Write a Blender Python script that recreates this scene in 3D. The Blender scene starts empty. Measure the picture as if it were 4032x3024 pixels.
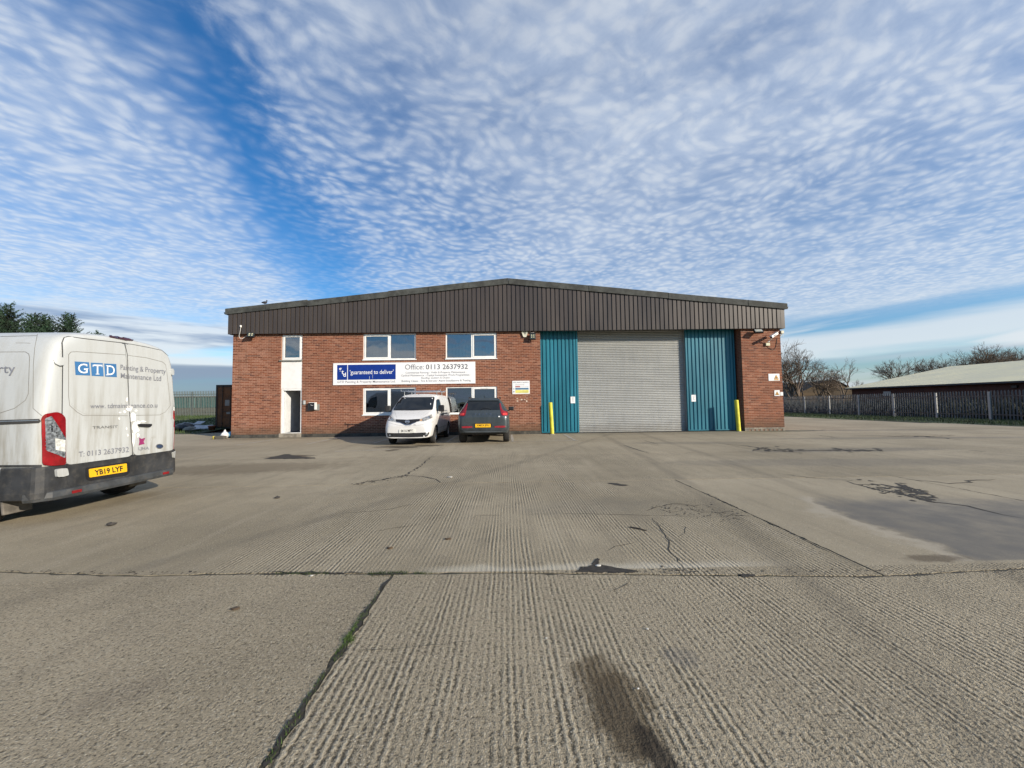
import bpy, bmesh, math, random
from mathutils import Vector, Matrix, noise as mnoise
from mathutils.bvhtree import BVHTree

random.seed(7)
PI = math.pi
scene = bpy.context.scene
COL = scene.collection

# ------------------------------------------------------------------ camera
CAM_H = 1.4186
YAW, PITCH, ROLL, FPX = 0.0131, 0.0493, -0.0132, 1514.2
_f = Vector((math.sin(YAW)*math.cos(PITCH), math.cos(YAW)*math.cos(PITCH), math.sin(PITCH)))
_r0 = Vector((math.cos(YAW), -math.sin(YAW), 0))
_u0 = _r0.cross(_f)
CR = _r0*math.cos(ROLL) + _u0*math.sin(ROLL)
CU = -_r0*math.sin(ROLL) + _u0*math.cos(ROLL)
CF = _f
CAM = Vector((0, 0, CAM_H))
cd = bpy.data.cameras.new('camera')
cd.sensor_fit = 'HORIZONTAL'; cd.sensor_width = 36.0
cd.lens = 36.0*FPX/4032.0
cd.clip_start = 0.05; cd.clip_end = 3000
cam = bpy.data.objects.new('camera', cd); COL.objects.link(cam)
m = Matrix.Identity(4)
for i in range(3):
    m[i][0], m[i][1], m[i][2], m[i][3] = CR[i], CU[i], -CF[i], CAM[i]
cam.matrix_world = m
scene.camera = cam

# ------------------------------------------------------------------ light
SUN_AZ, SUN_EL = math.radians(54.0), math.radians(19.5)     # azimuth measured from straight behind the camera to its right
sun_dir = Vector((math.sin(SUN_AZ)*math.cos(SUN_EL), -math.cos(SUN_AZ)*math.cos(SUN_EL), math.sin(SUN_EL)))
sl = bpy.data.lights.new('sun', 'SUN'); sl.energy = 5.0; sl.angle = math.radians(0.55); sl.color = (1.0, 0.885, 0.73)
so = bpy.data.objects.new('sun', sl); COL.objects.link(so)
so.rotation_euler = sun_dir.to_track_quat('Z', 'Y').to_euler()
so.location = (30, -20, 30)

scene.view_settings.view_transform = 'Standard'
scene.view_settings.look = 'None'
scene.view_settings.gamma = 1.0
scene.view_settings.use_curve_mapping = False
scene.view_settings.exposure = 0.33
scene.cycles.max_bounces = 6
scene.cycles.transparent_max_bounces = 12
scene.cycles.caustics_reflective = False
scene.cycles.caustics_refractive = False
scene.cycles.use_denoising = True

# ---- node helper
class NT:
    def __init__(s, tree): s.t = tree; s.n = tree.nodes; s.l = tree.links
    def new(s, typ, **kw):
        nd = s.n.new(typ)
        for k, v in kw.items(): setattr(nd, k, v)
        return nd
    def put(s, sock, v):
        if v is None: return
        if hasattr(v, 'is_output'): s.l.new(v, sock)
        else:
            if isinstance(v, (tuple, list)) and sock.type == 'RGBA' and len(v) == 3: v = (*v, 1)
            sock.default_value = v
    def math(s, op, a, b=None, c=None, clamp=False):
        nd = s.new('ShaderNodeMath', operation=op); nd.use_clamp = clamp
        s.put(nd.inputs[0], a); s.put(nd.inputs[1], b)
        if c is not None: s.put(nd.inputs[2], c)
        return nd.outputs[0]
    def add(s, a, b): return s.math('ADD', a, b)
    def sub(s, a, b): return s.math('SUBTRACT', a, b)
    def mul(s, a, b): return s.math('MULTIPLY', a, b)
    def sat(s, a): return s.math('ADD', a, 0.0, clamp=True)
    def ss(s, a, lo, hi, t0=0.0, t1=1.0, smooth=True):
        nd = s.new('ShaderNodeMapRange'); nd.clamp = True
        nd.interpolation_type = 'SMOOTHSTEP' if smooth else 'LINEAR'
        s.put(nd.inputs['Value'], a); s.put(nd.inputs['From Min'], lo); s.put(nd.inputs['From Max'], hi)
        s.put(nd.inputs['To Min'], t0); s.put(nd.inputs['To Max'], t1)
        return nd.outputs['Result']
    def noise(s, vec, scale, detail=2.0, rough=0.5, dist=0.0, dim='3D'):
        nd = s.new('ShaderNodeTexNoise'); nd.noise_dimensions = dim
        s.put(nd.inputs['Vector'], vec); s.put(nd.inputs['Scale'], scale); s.put(nd.inputs['Detail'], detail)
        s.put(nd.inputs['Roughness'], rough); s.put(nd.inputs['Distortion'], dist)
        return nd.outputs['Fac']
    def noisec(s, vec, scale, detail=2.0):
        nd = s.new('ShaderNodeTexNoise')
        s.put(nd.inputs['Vector'], vec); s.put(nd.inputs['Scale'], scale); s.put(nd.inputs['Detail'], detail)
        return nd.outputs['Color']
    def mix(s, f, a, b, blend='MIX'):
        nd = s.new('ShaderNodeMix', data_type='RGBA', blend_type=blend)
        s.put(nd.inputs[0], f); s.put(nd.inputs[6], a); s.put(nd.inputs[7], b)
        return nd.outputs[2]
    def vmul(s, v, w):
        nd = s.new('ShaderNodeVectorMath', operation='MULTIPLY'); s.put(nd.inputs[0], v); s.put(nd.inputs[1], w)
        return nd.outputs[0]
    def vadd(s, v, w):
        nd = s.new('ShaderNodeVectorMath', operation='ADD'); s.put(nd.inputs[0], v); s.put(nd.inputs[1], w)
        return nd.outputs[0]
    def xyz(s, v):
        nd = s.new('ShaderNodeSeparateXYZ'); s.put(nd.inputs[0], v); return nd.outputs
    def comb(s, x, y, z):
        nd = s.new('ShaderNodeCombineXYZ'); s.put(nd.inputs[0], x); s.put(nd.inputs[1], y); s.put(nd.inputs[2], z)
        return nd.outputs[0]

# ------------------------------------------------------------------ sky
world = bpy.data.worlds.new('World'); scene.world = world; world.use_nodes = True
def build_world():
    world.node_tree.nodes.clear()
    N = NT(world.node_tree)
    sky = N.new('ShaderNodeTexSky', sky_type='NISHITA')
    sky.sun_disc = False
    sky.sun_elevation = SUN_EL
    sky.sun_rotation = math.atan2(sun_dir.x, sun_dir.y)
    sky.altitude = 20; sky.air_density = 1.0; sky.dust_density = 0.4; sky.ozone_density = 2.5
    d = N.new('ShaderNodeTexCoord').outputs['Generated']
    dx, dy, dz = N.xyz(d)
    zz = N.math('MAXIMUM', dz, 0.035)
    px = N.math('DIVIDE', dx, zz); py = N.math('DIVIDE', dy, zz)
    P = N.comb(px, py, 0.0)
    hs = N.new('ShaderNodeHueSaturation'); hs.inputs['Saturation'].default_value = 1.38; hs.inputs['Value'].default_value = 1.0
    N.put(hs.inputs['Color'], sky.outputs[0])
    skyc = N.mix(1.0, hs.outputs[0], (0.86, 1.0, 1.12), 'MULTIPLY')
    # warped plane coordinates of a cloud deck overhead
    wv = N.vmul(N.vadd(N.noisec(P, 2.2, 2.0), (-.5, -.5, -.5)), (0.22, 0.22, 0))
    Q = N.vadd(P, wv)
    wv2 = N.vmul(N.vadd(N.noisec(P, 9.0, 1.0), (-.5, -.5, -.5)), (0.03, 0.03, 0))
    Q = N.vadd(Q, wv2)
    # puffs: rows of small rounded cells, slightly drawn out along one bearing
    rot = N.new('ShaderNodeVectorRotate', rotation_type='Z_AXIS'); N.put(rot.inputs['Vector'], Q); rot.inputs['Angle'].default_value = math.radians(-30)
    Qr = N.vmul(rot.outputs[0], (0.95, 1.12, 1.0))
    vor = N.new('ShaderNodeTexVoronoi', voronoi_dimensions='2D', feature='SMOOTH_F1')
    N.put(vor.inputs['Vector'], Qr); vor.inputs['Scale'].default_value = 17.0; vor.inputs['Smoothness'].default_value = 0.7; vor.inputs['Randomness'].default_value = 1.0
    puff = N.ss(vor.outputs['Distance'], 0.80, -0.1)
    fine = N.noise(Qr, 15.0, 4.0, 0.56)
    med = N.noise(Qr, 5.2, 5.0, 0.62)
    cells = N.add(N.mul(puff, 0.50), N.add(N.mul(fine, 0.80), N.mul(N.sub(med, 0.5), 0.85)))
    cells = N.ss(cells, 0.26, 1.20)
    fr_ = N.new('ShaderNodeVectorRotate', rotation_type='Z_AXIS'); N.put(fr_.inputs['Vector'], Q); fr_.inputs['Angle'].default_value = math.radians(34)
    fib = N.noise(N.vmul(fr_.outputs[0], (0.9, 3.4, 1.0)), 1.3, 6.0, 0.62, 0.5)
    fib = N.ss(fib, 0.30, 0.68)
    # large-scale cover
    big = N.noise(P, 0.62, 3.0, 0.5)
    big2 = N.noise(N.vadd(P, (7.3, 2.1, 0)), 1.7, 2.0, 0.5)
    cover = N.add(big, N.mul(N.sub(big2, .5), .6))
    cover = N.ss(cover, 0.30, 0.62)
    # a clear lane running through the deck
    xc = N.add(N.mul(py, -0.27), -0.60)
    off = N.add(N.sub(px, xc), N.add(N.mul(N.sub(N.noise(P, 2.0, 3.0), .5), .60), N.mul(N.sub(fine, .5), .22)))
    wd = N.add(N.mul(py, 0.085), 0.035)
    lane = N.math('DIVIDE', N.math('ABSOLUTE', off), wd)
    lane = N.ss(lane, 0.25, 2.3, 0.16, 1.0)
    # thicker veil overhead, to the right and low on the left
    veil = N.ss(N.add(N.math('ABSOLUTE', N.sub(px, 0.45)), N.mul(N.math('ABSOLUTE', N.sub(py, 0.8)), 0.6)), 1.7, 0.1)
    veil = N.mul(veil, N.ss(N.noise(P, 1.6, 4.0), 0.25, 0.6, 0.6, 1.0))
    rightv = N.ss(px, -0.5, 2.0, 0.0, 0.40)
    farv = N.ss(py, 1.6, 3.2, 0.0, 0.26)
    leftv = N.ss(N.add(px, N.mul(py, .25)), -0.30, -1.5, 0.0, 0.42)
    base = N.add(N.add(N.mul(veil, 0.66), N.add(rightv, leftv)), N.add(farv, 0.17))
    base = N.mul(base, N.ss(med, 0.22, 0.66, 0.62, 1.08))
    dens = N.add(N.mul(base, N.ss(cover, 0, 1, 0.80, 1.04)), N.mul(N.mul(cells, N.mul(N.ss(cover, 0, 1, 0.40, 0.64), N.ss(px, 0.6, 2.4, 1.0, 0.72))), N.sub(1.0, N.mul(veil, 0.72))))
    dens = N.mul(dens, N.ss(fib, 0, 1, 0.84, 1.14, smooth=False))
    dens = N.mul(dens, lane)
    dens = N.sub(1.0, N.math('EXPONENT', N.mul(dens, -1.45)))
    # farther out the deck turns to drawn-out sheets
    el = N.math('ARCSINE', dz)
    az = N.math('ARCTAN2', dx, dy)
    sheet = N.noise(N.comb(N.mul(az, 1.5), N.sub(N.mul(el, 15.0), N.mul(az, 0.9)), 1.7), 1.25, 4.0, 0.52, 0.35)
    sheet = N.ss(sheet, 0.40, 0.58)
    low = N.ss(el, math.radians(12.5), math.radians(8.0))
    dens = N.add(N.mul(dens, N.sub(1.0, low)), N.mul(N.mul(N.add(N.mul(sheet, 0.88), 0.08), low), 1.0))
    # a distant grey bank low in the west (left)
    bankn = N.noise(N.comb(N.mul(az, 3.0), N.mul(el, 26.0), 3.0), 1.0, 4.0)
    bank = N.ss(N.add(el, N.mul(N.sub(bankn, .5), 0.035)), math.radians(5.0), math.radians(4.4))
    bank = N.mul(bank, N.ss(az, 0.35, -0.25, 0.35, 1.0))
    wn_ = N.noise(N.comb(N.mul(az, 2.2), N.mul(el, 22.0), 5.0), 1.0, 5.0, .55)
    bandc = N.add(math.radians(6.3), N.mul(N.sub(az, 0.75), 0.045))
    wb = N.ss(N.add(N.math('ABSOLUTE', N.sub(el, bandc)), N.mul(N.sub(wn_, .5), .05)), math.radians(2.4), math.radians(.7))
    dens = N.math('MAXIMUM', dens, N.mul(N.mul(wb, N.ss(az, 0.15, 0.5)), .82))
    g2n = N.noise(N.comb(N.mul(az, 4.0), N.mul(el, 30.0), 9.0), 1.0, 4.0, .55)
    grey = N.mul(N.ss(g2n, .46, .62), N.mul(N.ss(N.math('ABSOLUTE', N.sub(el, math.radians(8.4))), math.radians(2.4), math.radians(.5)), N.ss(az, -0.1, -0.55)))
    dens = N.sat(dens)
    ccol = N.mix(N.ss(N.add(N.mul(cells, .7), N.mul(med, .45)), 0.15, 0.9), (0.66, 0.765, 0.93), (0.84, 0.905, 0.985))
    ccol = N.mix(low, ccol, (0.86, 0.91, 0.955))
    ccol = N.mix(grey, ccol, (0.34, 0.42, 0.58))
    cl = N.math('MAXIMUM', N.mul(dens, 0.93), N.mul(grey, .7))
    bgc = N.new('ShaderNodeBackground'); N.put(bgc.inputs['Color'], skyc); bgc.inputs['Strength'].default_value = 0.105
    bgl = N.new('ShaderNodeBackground'); N.put(bgl.inputs['Color'], ccol); bgl.inputs['Strength'].default_value = 0.73
    bgb = N.new('ShaderNodeBackground'); bgb.inputs['Color'].default_value = (0.20, 0.315, 0.50, 1); bgb.inputs['Strength'].default_value = 0.62
    ms = N.new('ShaderNodeMixShader'); N.put(ms.inputs[0], cl); N.l.new(bgc.outputs[0], ms.inputs[1]); N.l.new(bgl.outputs[0], ms.inputs[2])
    ms2 = N.new('ShaderNodeMixShader'); N.put(ms2.inputs[0], N.mul(bank, 0.8)); N.l.new(ms.outputs[0], ms2.inputs[1]); N.l.new(bgb.outputs[0], ms2.inputs[2])
    out = N.new('ShaderNodeOutputWorld'); N.l.new(ms2.outputs[0], out.inputs[0])
build_world()

# ------------------------------------------------------------------ pixel rays (photograph pixels, 4032 x 3024)
def pray(px, py):
    return (CF + CR*((px-2016)/FPX) - CU*((py-1512)/FPX))
ZS = {1:(0,1150,750/1310), 2:(850,1150,750/2074), 3:(1300,1250,850/2212), 4:(1950,1050,750/1778), 5:(2600,1100,650/1659),
      6:(3050,1250,982/2212), 7:(1450,1500,650/2212), 8:(600,1400,350/1452), 'o':(0,0,4032/2212), 'gl':(0,1700,2016/2212),
      'gr':(2016,1700,2016/2212)}
def zp(k, x, y):
    a = ZS[k]; return (a[0]+x*a[2], a[1]+y*a[2])
def gnd(k, x, y, z=0.0):
    d = pray(*zp(k, x, y)); t = (z-CAM_H)/d.z
    return (d.x*t, d.y*t)

# ------------------------------------------------------------------ object helpers
def org(o):
    v = Vector((0, 0, 0))
    while o is not None:
        v += o.location; o = o.parent
    return v
def tag(o, label=None, cat=None, group=None, kind=None):
    if label: o['label'] = label
    if cat: o['category'] = cat
    if group: o['group'] = group
    if kind: o['kind'] = kind
    return o
def thing(name, loc, label, cat, group=None):
    o = bpy.data.objects.new(name, None); COL.objects.link(o); o.location = loc; o.empty_display_size = 0.2
    return tag(o, label, cat, group)
def obj(name, me, mat, parent=None, loc=None):
    if mat is not None and not me.materials:
        for mm in (mat if isinstance(mat, (list, tuple)) else [mat]): me.materials.append(mm)
    o = bpy.data.objects.new(name, me); COL.objects.link(o)
    if parent is not None: o.parent = parent
    if loc is not None: o.location = Vector(loc) - (org(parent) if parent is not None else Vector((0,0,0)))
    return o

class MB:
    """collects shapes in world coordinates"""
    def __init__(s): s.v = []; s.f = []; s.mi = []; s.sm = []
    def _add(s, vs, fs, mi=0, smooth=False):
        b = len(s.v); s.v += [tuple(p) for p in vs]
        for f in fs: s.f.append(tuple(b+i for i in f)); s.mi.append(mi); s.sm.append(smooth)
        return s
    def box(s, x0, x1, y0, y1, z0, z1, mi=0, rz=0.0, c=None, skip=''):
        vs = [Vector((x, y, z)) for z in (z0, z1) for y in (y0, y1) for x in (x0, x1)]
        if rz:
            cc = Vector(c) if c else Vector(((x0+x1)/2, (y0+y1)/2, 0))
            R = Matrix.Rotation(rz, 3, 'Z')
            vs = [R @ (v-cc) + cc for v in vs]
        F = {'b':(0,2,3,1), 't':(4,5,7,6), 'f':(0,1,5,4), 'k':(2,6,7,3), 'l':(0,4,6,2), 'r':(1,3,7,5)}
        return s._add(vs, [F[k] for k in F if k not in skip], mi)
    def bbox(s, x0, x1, y0, y1, z0, z1, b=0.01, mi=0, M=None):
        """bevelled box"""
        bm = bmesh.new()
        bmesh.ops.create_cube(bm, size=1)
        for v in bm.verts: v.co = Vector((x0+(v.co.x+.5)*(x1-x0), y0+(v.co.y+.5)*(y1-y0), z0+(v.co.z+.5)*(z1-z0)))
        bmesh.ops.bevel(bm, geom=bm.edges[:], offset=b, segments=2, affect='EDGES', profile=0.6)
        if M is not None: bmesh.ops.transform(bm, matrix=M, verts=bm.verts)
        s.bm(bm, mi); return s
    def bm(s, bm, mi=0, smooth=False):
        bm.verts.ensure_lookup_table(); bm.verts.index_update()
        s._add([v.co.copy() for v in bm.verts], [[v.index for v in f.verts] for f in bm.faces], mi, smooth)
        bm.free(); return s
    def tube(s, pts, r, n=8, mi=0, cap=True, smooth=True):
        pts = [Vector(p) for p in pts]; k = len(pts)
        rs = r if isinstance(r, (list, tuple)) else [r]*k
        vs = []; fs = []; up = None
        for i, p in enumerate(pts):
            d = (pts[min(i+1, k-1)] - pts[max(i-1, 0)])
            d.normalize()
            if up is None: up = Vector((0,0,1)) if abs(d.z) < .9 else Vector((1,0,0))
            a = d.cross(up); a.normalize(); b = a.cross(d); b.normalize(); up = b
            for j in range(n):
                t = 2*PI*j/n; vs.append(p + (a*math.cos(t) + b*math.sin(t))*rs[i])
        for i in range(k-1):
            for j in range(n):
                fs.append((i*n+j, i*n+(j+1) % n, (i+1)*n+(j+1) % n, (i+1)*n+j))
        s._add(vs, fs, mi, smooth)
        if cap:
            s._add([vs[j] for j in range(n)], [tuple(range(n))[::-1]], mi)
            s._add([vs[(k-1)*n+j] for j in range(n)], [tuple(range(n))], mi)
        return s
    def lathe(s, prof, c, axis='Z', n=24, mi=0, smooth=True):
        """prof: list of (r, h) along axis"""
        c = Vector(c); vs = []; fs = []; k = len(prof)
        for (r, h) in prof:
            for j in range(n):
                t = 2*PI*j/n; a, b = r*math.cos(t), r*math.sin(t)
                if axis == 'Z': q = Vector((a, b, h))
                elif axis == 'X': q = Vector((h, a, b))
                else: q = Vector((b, h, a))
                vs.append(c+q)
        for i in range(k-1):
            for j in range(n):
                fs.append((i*n+j, i*n+(j+1) % n, (i+1)*n+(j+1) % n, (i+1)*n+j))
        return s._add(vs, fs, mi, smooth)
    def poly(s, pts, mi=0):
        return s._add(pts, [tuple(range(len(pts)))], mi)
    def prism(s, pts, d, mi=0):
        """pts 3D outline, d extrusion vector"""
        n = len(pts); pts = [Vector(p) for p in pts]; d = Vector(d)
        return s._add(pts + [p+d for p in pts], [tuple(range(n))[::-1], tuple(range(n, 2*n))] + [(i, (i+1) % n, n+(i+1) % n, n+i) for i in range(n)], mi)
    def build(s, name, mat, parent=None, loc=None):
        o0 = Vector(loc) if loc is not None else (org(parent) if parent is not None else Vector((0,0,0)))
        me = bpy.data.meshes.new(name)
        me.from_pydata([(v[0]-o0.x, v[1]-o0.y, v[2]-o0.z) for v in s.v], [], s.f)
        me.polygons.foreach_set('material_index', s.mi)
        me.polygons.foreach_set('use_smooth', s.sm)
        me.update()
        bm = bmesh.new(); bm.from_mesh(me); bmesh.ops.recalc_face_normals(bm, faces=bm.faces[:]); bm.to_mesh(me); bm.free()
        o = obj(name, me, mat, parent)
        if loc is not None: o.location = o0 - (org(parent) if parent is not None else Vector((0,0,0)))
        return o

def rbox(name, mat, parent, x0, x1, y0, y1, z0, z1, b=0.0, **kw):
    mb = MB()
    (mb.bbox(x0, x1, y0, y1, z0, z1, b) if b else mb.box(x0, x1, y0, y1, z0, z1))
    return mb.build(name, mat, parent)

# ---- text as mesh (2D verts, faces), unit: cap height = 1
_tc = {}
def text2d(s, bold=0.0, spacing=1.0):
    key = (s, bold, spacing)
    if key in _tc: return _tc[key]
    cu = bpy.data.curves.new('t', 'FONT'); cu.body = s; cu.size = 1.0; cu.resolution_u = 3; cu.offset = bold; cu.space_character = spacing
    o = bpy.data.objects.new('t', cu); COL.objects.link(o)
    dg = bpy.context.evaluated_depsgraph_get(); dg.update()
    me = o.evaluated_get(dg).to_mesh()
    vs = [(v.co.x, v.co.y) for v in me.vertices]; fs = [tuple(p.vertices) for p in me.polygons]
    o.evaluated_get(dg).to_mesh_clear()
    bpy.data.objects.remove(o); bpy.data.curves.remove(cu)
    _tc[key] = (vs, fs); return vs, fs
def textfit(s, x0, x1, z0, z1, bold=0.0, spacing=1.0, keep=False):
    """scale text2d so that it fills the rectangle (z1 = top of tallest letter, z0 = lowest point)"""
    vs, fs = text2d(s, bold, spacing)
    ax0 = min(v[0] for v in vs); ax1 = max(v[0] for v in vs); az0 = min(v[1] for v in vs); az1 = max(v[1] for v in vs)
    sx = (x1-x0)/(ax1-ax0); sz = (z1-z0)/(az1-az0)
    if keep:
        sc = min(sx, sz); cx = (x0+x1)/2; cz = (z0+z1)/2
        return [(cx+(v[0]-(ax0+ax1)/2)*sc, cz+(v[1]-(az0+az1)/2)*sc) for v in vs], fs
    return [(x0+(v[0]-ax0)*sx, z0+(v[1]-az0)*sz) for v in vs], fs

# ------------------------------------------------------------------ materials
def pos(N): return N.new('ShaderNodeNewGeometry').outputs['Position']
def newmat(name):
    mt = bpy.data.materials.new(name); mt.use_nodes = True; mt.node_tree.nodes.clear()
    N = NT(mt.node_tree)
    b = N.new('ShaderNodeBsdfPrincipled'); o = N.new('ShaderNodeOutputMaterial'); N.l.new(b.outputs[0], o.inputs[0])
    return mt, N, b
def bump(N, b, h, strength=1.0, dist=1.0):
    nd = N.new('ShaderNodeBump'); nd.inputs['Strength'].default_value = strength; nd.inputs['Distance'].default_value = dist
    N.put(nd.inputs['Height'], h); N.l.new(nd.outputs[0], b.inputs['Normal']); return nd
def M(name, col, rough=0.6, metal=0.0, var=0.12, vs=4.0, dirt=0.0, dirtcol=(0.12,0.10,0.075), bmp=0.0, bs=60.0, coat=0.0, spec=0.5, rv=0.1, stretch=(1,1,1)):
    mt, N, b = newmat(name)
    P = pos(N)
    n = N.noise(N.vmul(P, stretch), vs, 4.0, 0.55)
    dk = tuple(c*(1-var*1.6) for c in col); lt = tuple(min(1, c*(1+var)) for c in col)
    c = N.mix(N.ss(n, 0.3, 0.7), dk, lt)
    if dirt:
        d = N.noise(N.vmul(P, stretch), vs*2.7, 5.0, 0.65)
        c = N.mix(N.mul(N.ss(d, 0.45, 0.75), dirt), c, dirtcol)
    N.put(b.inputs['Base Color'], c)
    N.put(b.inputs['Roughness'], N.ss(n, 0.2, 0.8, max(0.02, rough-rv), min(1, rough+rv)))
    b.inputs['Metallic'].default_value = metal
    b.inputs['Coat Weight'].default_value = coat; b.inputs['Coat Roughness'].default_value = 0.05
    b.inputs['Specular IOR Level'].default_value = spec
    if bmp: bump(N, b, N.mul(N.noise(P, bs, 3.0), bmp))
    return mt

XL, XR, DW = -12.4376, 12.6943, 17.5345
XO, XP = 1.557, 10.851
ZB = 0.15
def brickmat(name, kind):
    """kind: 'brick' one colour per brick cell; 'mortar'; 'flat' = brick pattern for the walls that face away"""
    mt, N, b = newmat(name)
    P = pos(N); x, y, z = N.xyz(P)
    big = N.noise(P, 0.35, 3.0, 0.55); streak = N.noise(N.vmul(P, (1.0, 1.0, 0.12)), 1.6, 4.0, 0.6); grain = N.noise(P, 45.0, 4.0, 0.6)
    warm = N.ss(x, -12.4, -8.0, 1.0, 0.0)
    if kind == 'flat':
        bt = N.new('ShaderNodeTexBrick')
        N.put(bt.inputs['Vector'], N.comb(N.add(x, y), z, 0)); bt.inputs['Scale'].default_value = 1.0
        bt.inputs['Brick Width'].default_value = .225; bt.inputs['Row Height'].default_value = .075; bt.inputs['Mortar Size'].default_value = .006
        N.put(bt.inputs['Color1'], (0.20, 0.07, 0.045, 1)); N.put(bt.inputs['Color2'], (0.27, 0.105, 0.07, 1)); N.put(bt.inputs['Mortar'], (0.40, 0.25, 0.18, 1))
        c = bt.outputs['Color']
    elif kind == 'brick':
        row = N.math('FLOOR', N.math('DIVIDE', N.sub(z, ZB), 0.075))
        half = N.mul(N.math('MODULO', row, 2.0), 0.5)
        colm = N.math('FLOOR', N.add(N.math('DIVIDE', N.sub(x, XL), 0.225), half))
        wn = N.new('ShaderNodeTexWhiteNoise', noise_dimensions='3D'); N.put(wn.inputs['Vector'], N.comb(colm, row, 1.3))
        r1 = wn.outputs['Value']; wc = N.xyz(wn.outputs['Color'])
        c = N.mix(r1, (0.125, 0.040, 0.022), (0.275, 0.094, 0.048))
        c = N.mix(N.ss(wc[0], 0.82, 0.95), c, (0.105, 0.040, 0.030))
        c = N.mix(N.ss(wc[1], 0.85, 0.97), c, (0.30, 0.135, 0.085))
        spal = N.mul(N.ss(N.add(big, N.mul(warm, 0.22)), 0.52, 0.72), N.ss(wc[2], 0.45, 0.8))
        c = N.mix(N.mul(spal, 0.7), c, (0.33, 0.155, 0.105))
    else:
        c = N.mix(N.ss(big, 0.35, 0.7), (0.46, 0.27, 0.185), (0.58, 0.37, 0.265))
    c = N.mix(N.ss(grain, 0.2, 0.8, 0.0, 0.30), c, (0.10, 0.04, 0.028), 'MIX')
    c = N.mix(N.mul(N.ss(streak, 0.52, 0.75), 0.38), c, (0.085, 0.055, 0.04))
    # splash-back dirt and algae on the lowest courses
    low = N.mul(N.ss(N.add(z, N.mul(N.sub(streak, .5), .5)), 0.75, 0.15), 0.55)
    c = N.mix(low, c, (0.10, 0.075, 0.05))
    N.put(b.inputs['Base Color'], c); b.inputs['Roughness'].default_value = 0.88; b.inputs['Specular IOR Level'].default_value = 0.25
    bump(N, b, N.mul(grain, 0.0035), 0.8)
    return mt
MAT = {}
MAT['brick'] = brickmat('fired_brick', 'brick'); MAT['mortar'] = brickmat('mortar', 'mortar'); MAT['brickflat'] = brickmat('brickwork', 'flat')
MAT['plinth'] = M('bitumen_plinth', (0.055, 0.053, 0.046), 0.85, var=0.35, vs=3, dirt=0.5, dirtcol=(0.16,0.14,0.105), bmp=0.004)
MAT['clad'] = M('brown_cladding', (0.062, 0.051, 0.045), 0.40, var=0.10, vs=1.6, dirt=0.10, dirtcol=(0.13,0.115,0.10), stretch=(1,1,0.15), spec=0.45)
MAT['teal'] = M('teal_sheet', (0.010, 0.150, 0.215), 0.45, var=0.16, vs=1.6, dirt=0.14, dirtcol=(0.06,0.13,0.14), stretch=(1,1,0.2))
MAT['verge'] = M('cement_verge', (0.062, 0.066, 0.062), 0.9, var=0.3, vs=3.5, dirt=0.55, dirtcol=(0.038,0.042,0.032), bmp=0.006, bs=40)
MAT['roof'] = M('cement_roof', (0.14, 0.14, 0.13), 0.9, var=0.2, vs=2, dirt=0.4, bmp=0.004)
MAT['upvc'] = M('white_upvc', (0.80, 0.81, 0.79), 0.35, var=0.04, vs=5, dirt=0.10, dirtcol=(0.45,0.42,0.36))
MAT['seal'] = M('black_rubber', (0.018, 0.018, 0.018), 0.6)
MAT['render'] = M('white_board', (0.80, 0.80, 0.78), 0.55, var=0.04, vs=3, dirt=0.08, dirtcol=(0.5,0.46,0.4))
def shuttermat():
    mt, N, b = newmat('galvanised_slat'); P = pos(N); x, y, z = N.xyz(P)
    n = N.noise(N.vmul(P, (0.5, 1, 3.0)), 1.3, 4.0, .6); s_ = N.noise(N.vmul(P, (5.0, 1, 0.5)), 1.5, 5.0, .65); g = N.noise(P, 3.0, 5.0, .7)
    c = N.mix(N.ss(n, .3, .7), (.40, .41, .40), (.455, .465, .45))
    c = N.mix(N.ss(s_, .55, .8, 0, .18), c, (.25, .245, .225))
    c = N.mix(N.mul(N.ss(N.add(z, N.mul(g, .9)), 1.05, .40), .45), c, (.22, .20, .165))
    c = N.mix(N.mul(N.ss(g, .68, .78), N.ss(z, 1.6, .5, 0, .35)), c, (.20, .18, .15))
    N.put(b.inputs['Base Color'], c); N.put(b.inputs['Roughness'], N.ss(s_, .3, .7, .36, .6)); b.inputs['Metallic'].default_value = .3
    return mt
MAT['steel'] = shuttermat()
MAT['dark'] = M('dark_plastic', (0.014, 0.014, 0.016), 0.45, var=0.1)
MAT['yellow'] = M('yellow_paint', (0.64, 0.60, 0.045), 0.5, var=0.10, vs=6, dirt=0.25, dirtcol=(0.34,0.32,0.06))
MAT['whitep'] = M('white_plastic', (0.75, 0.75, 0.72), 0.4, var=0.05)
MAT['concstep'] = M('cement_step', (0.26, 0.235, 0.19), 0.9, var=0.25, vs=5, bmp=0.005)
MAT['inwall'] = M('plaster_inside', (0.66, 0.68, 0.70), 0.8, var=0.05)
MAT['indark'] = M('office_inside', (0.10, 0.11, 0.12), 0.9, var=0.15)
MAT['carpet'] = M('floor_inside', (0.07, 0.07, 0.075), 0.95)
MAT['greydoor'] = M('grey_door', (0.62, 0.64, 0.65), 0.5, var=0.04)
MAT['blue'] = M('sign_blue', (0.005, 0.030, 0.23), 0.35, var=0.05)
MAT['signw'] = M('sign_white', (0.82, 0.83, 0.83), 0.35, var=0.03, vs=2)
MAT['grey1'] = M('sign_grey', (0.22, 0.22, 0.24), 0.4, var=0.03)
MAT['grey2'] = M('sign_dark_grey', (0.085, 0.085, 0.10), 0.4, var=0.03)
MAT['red'] = M('sign_red', (0.45, 0.13, 0.12), 0.5); MAT['mblue'] = M('sign_mid_blue', (0.06, 0.20, 0.36), 0.5)
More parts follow.
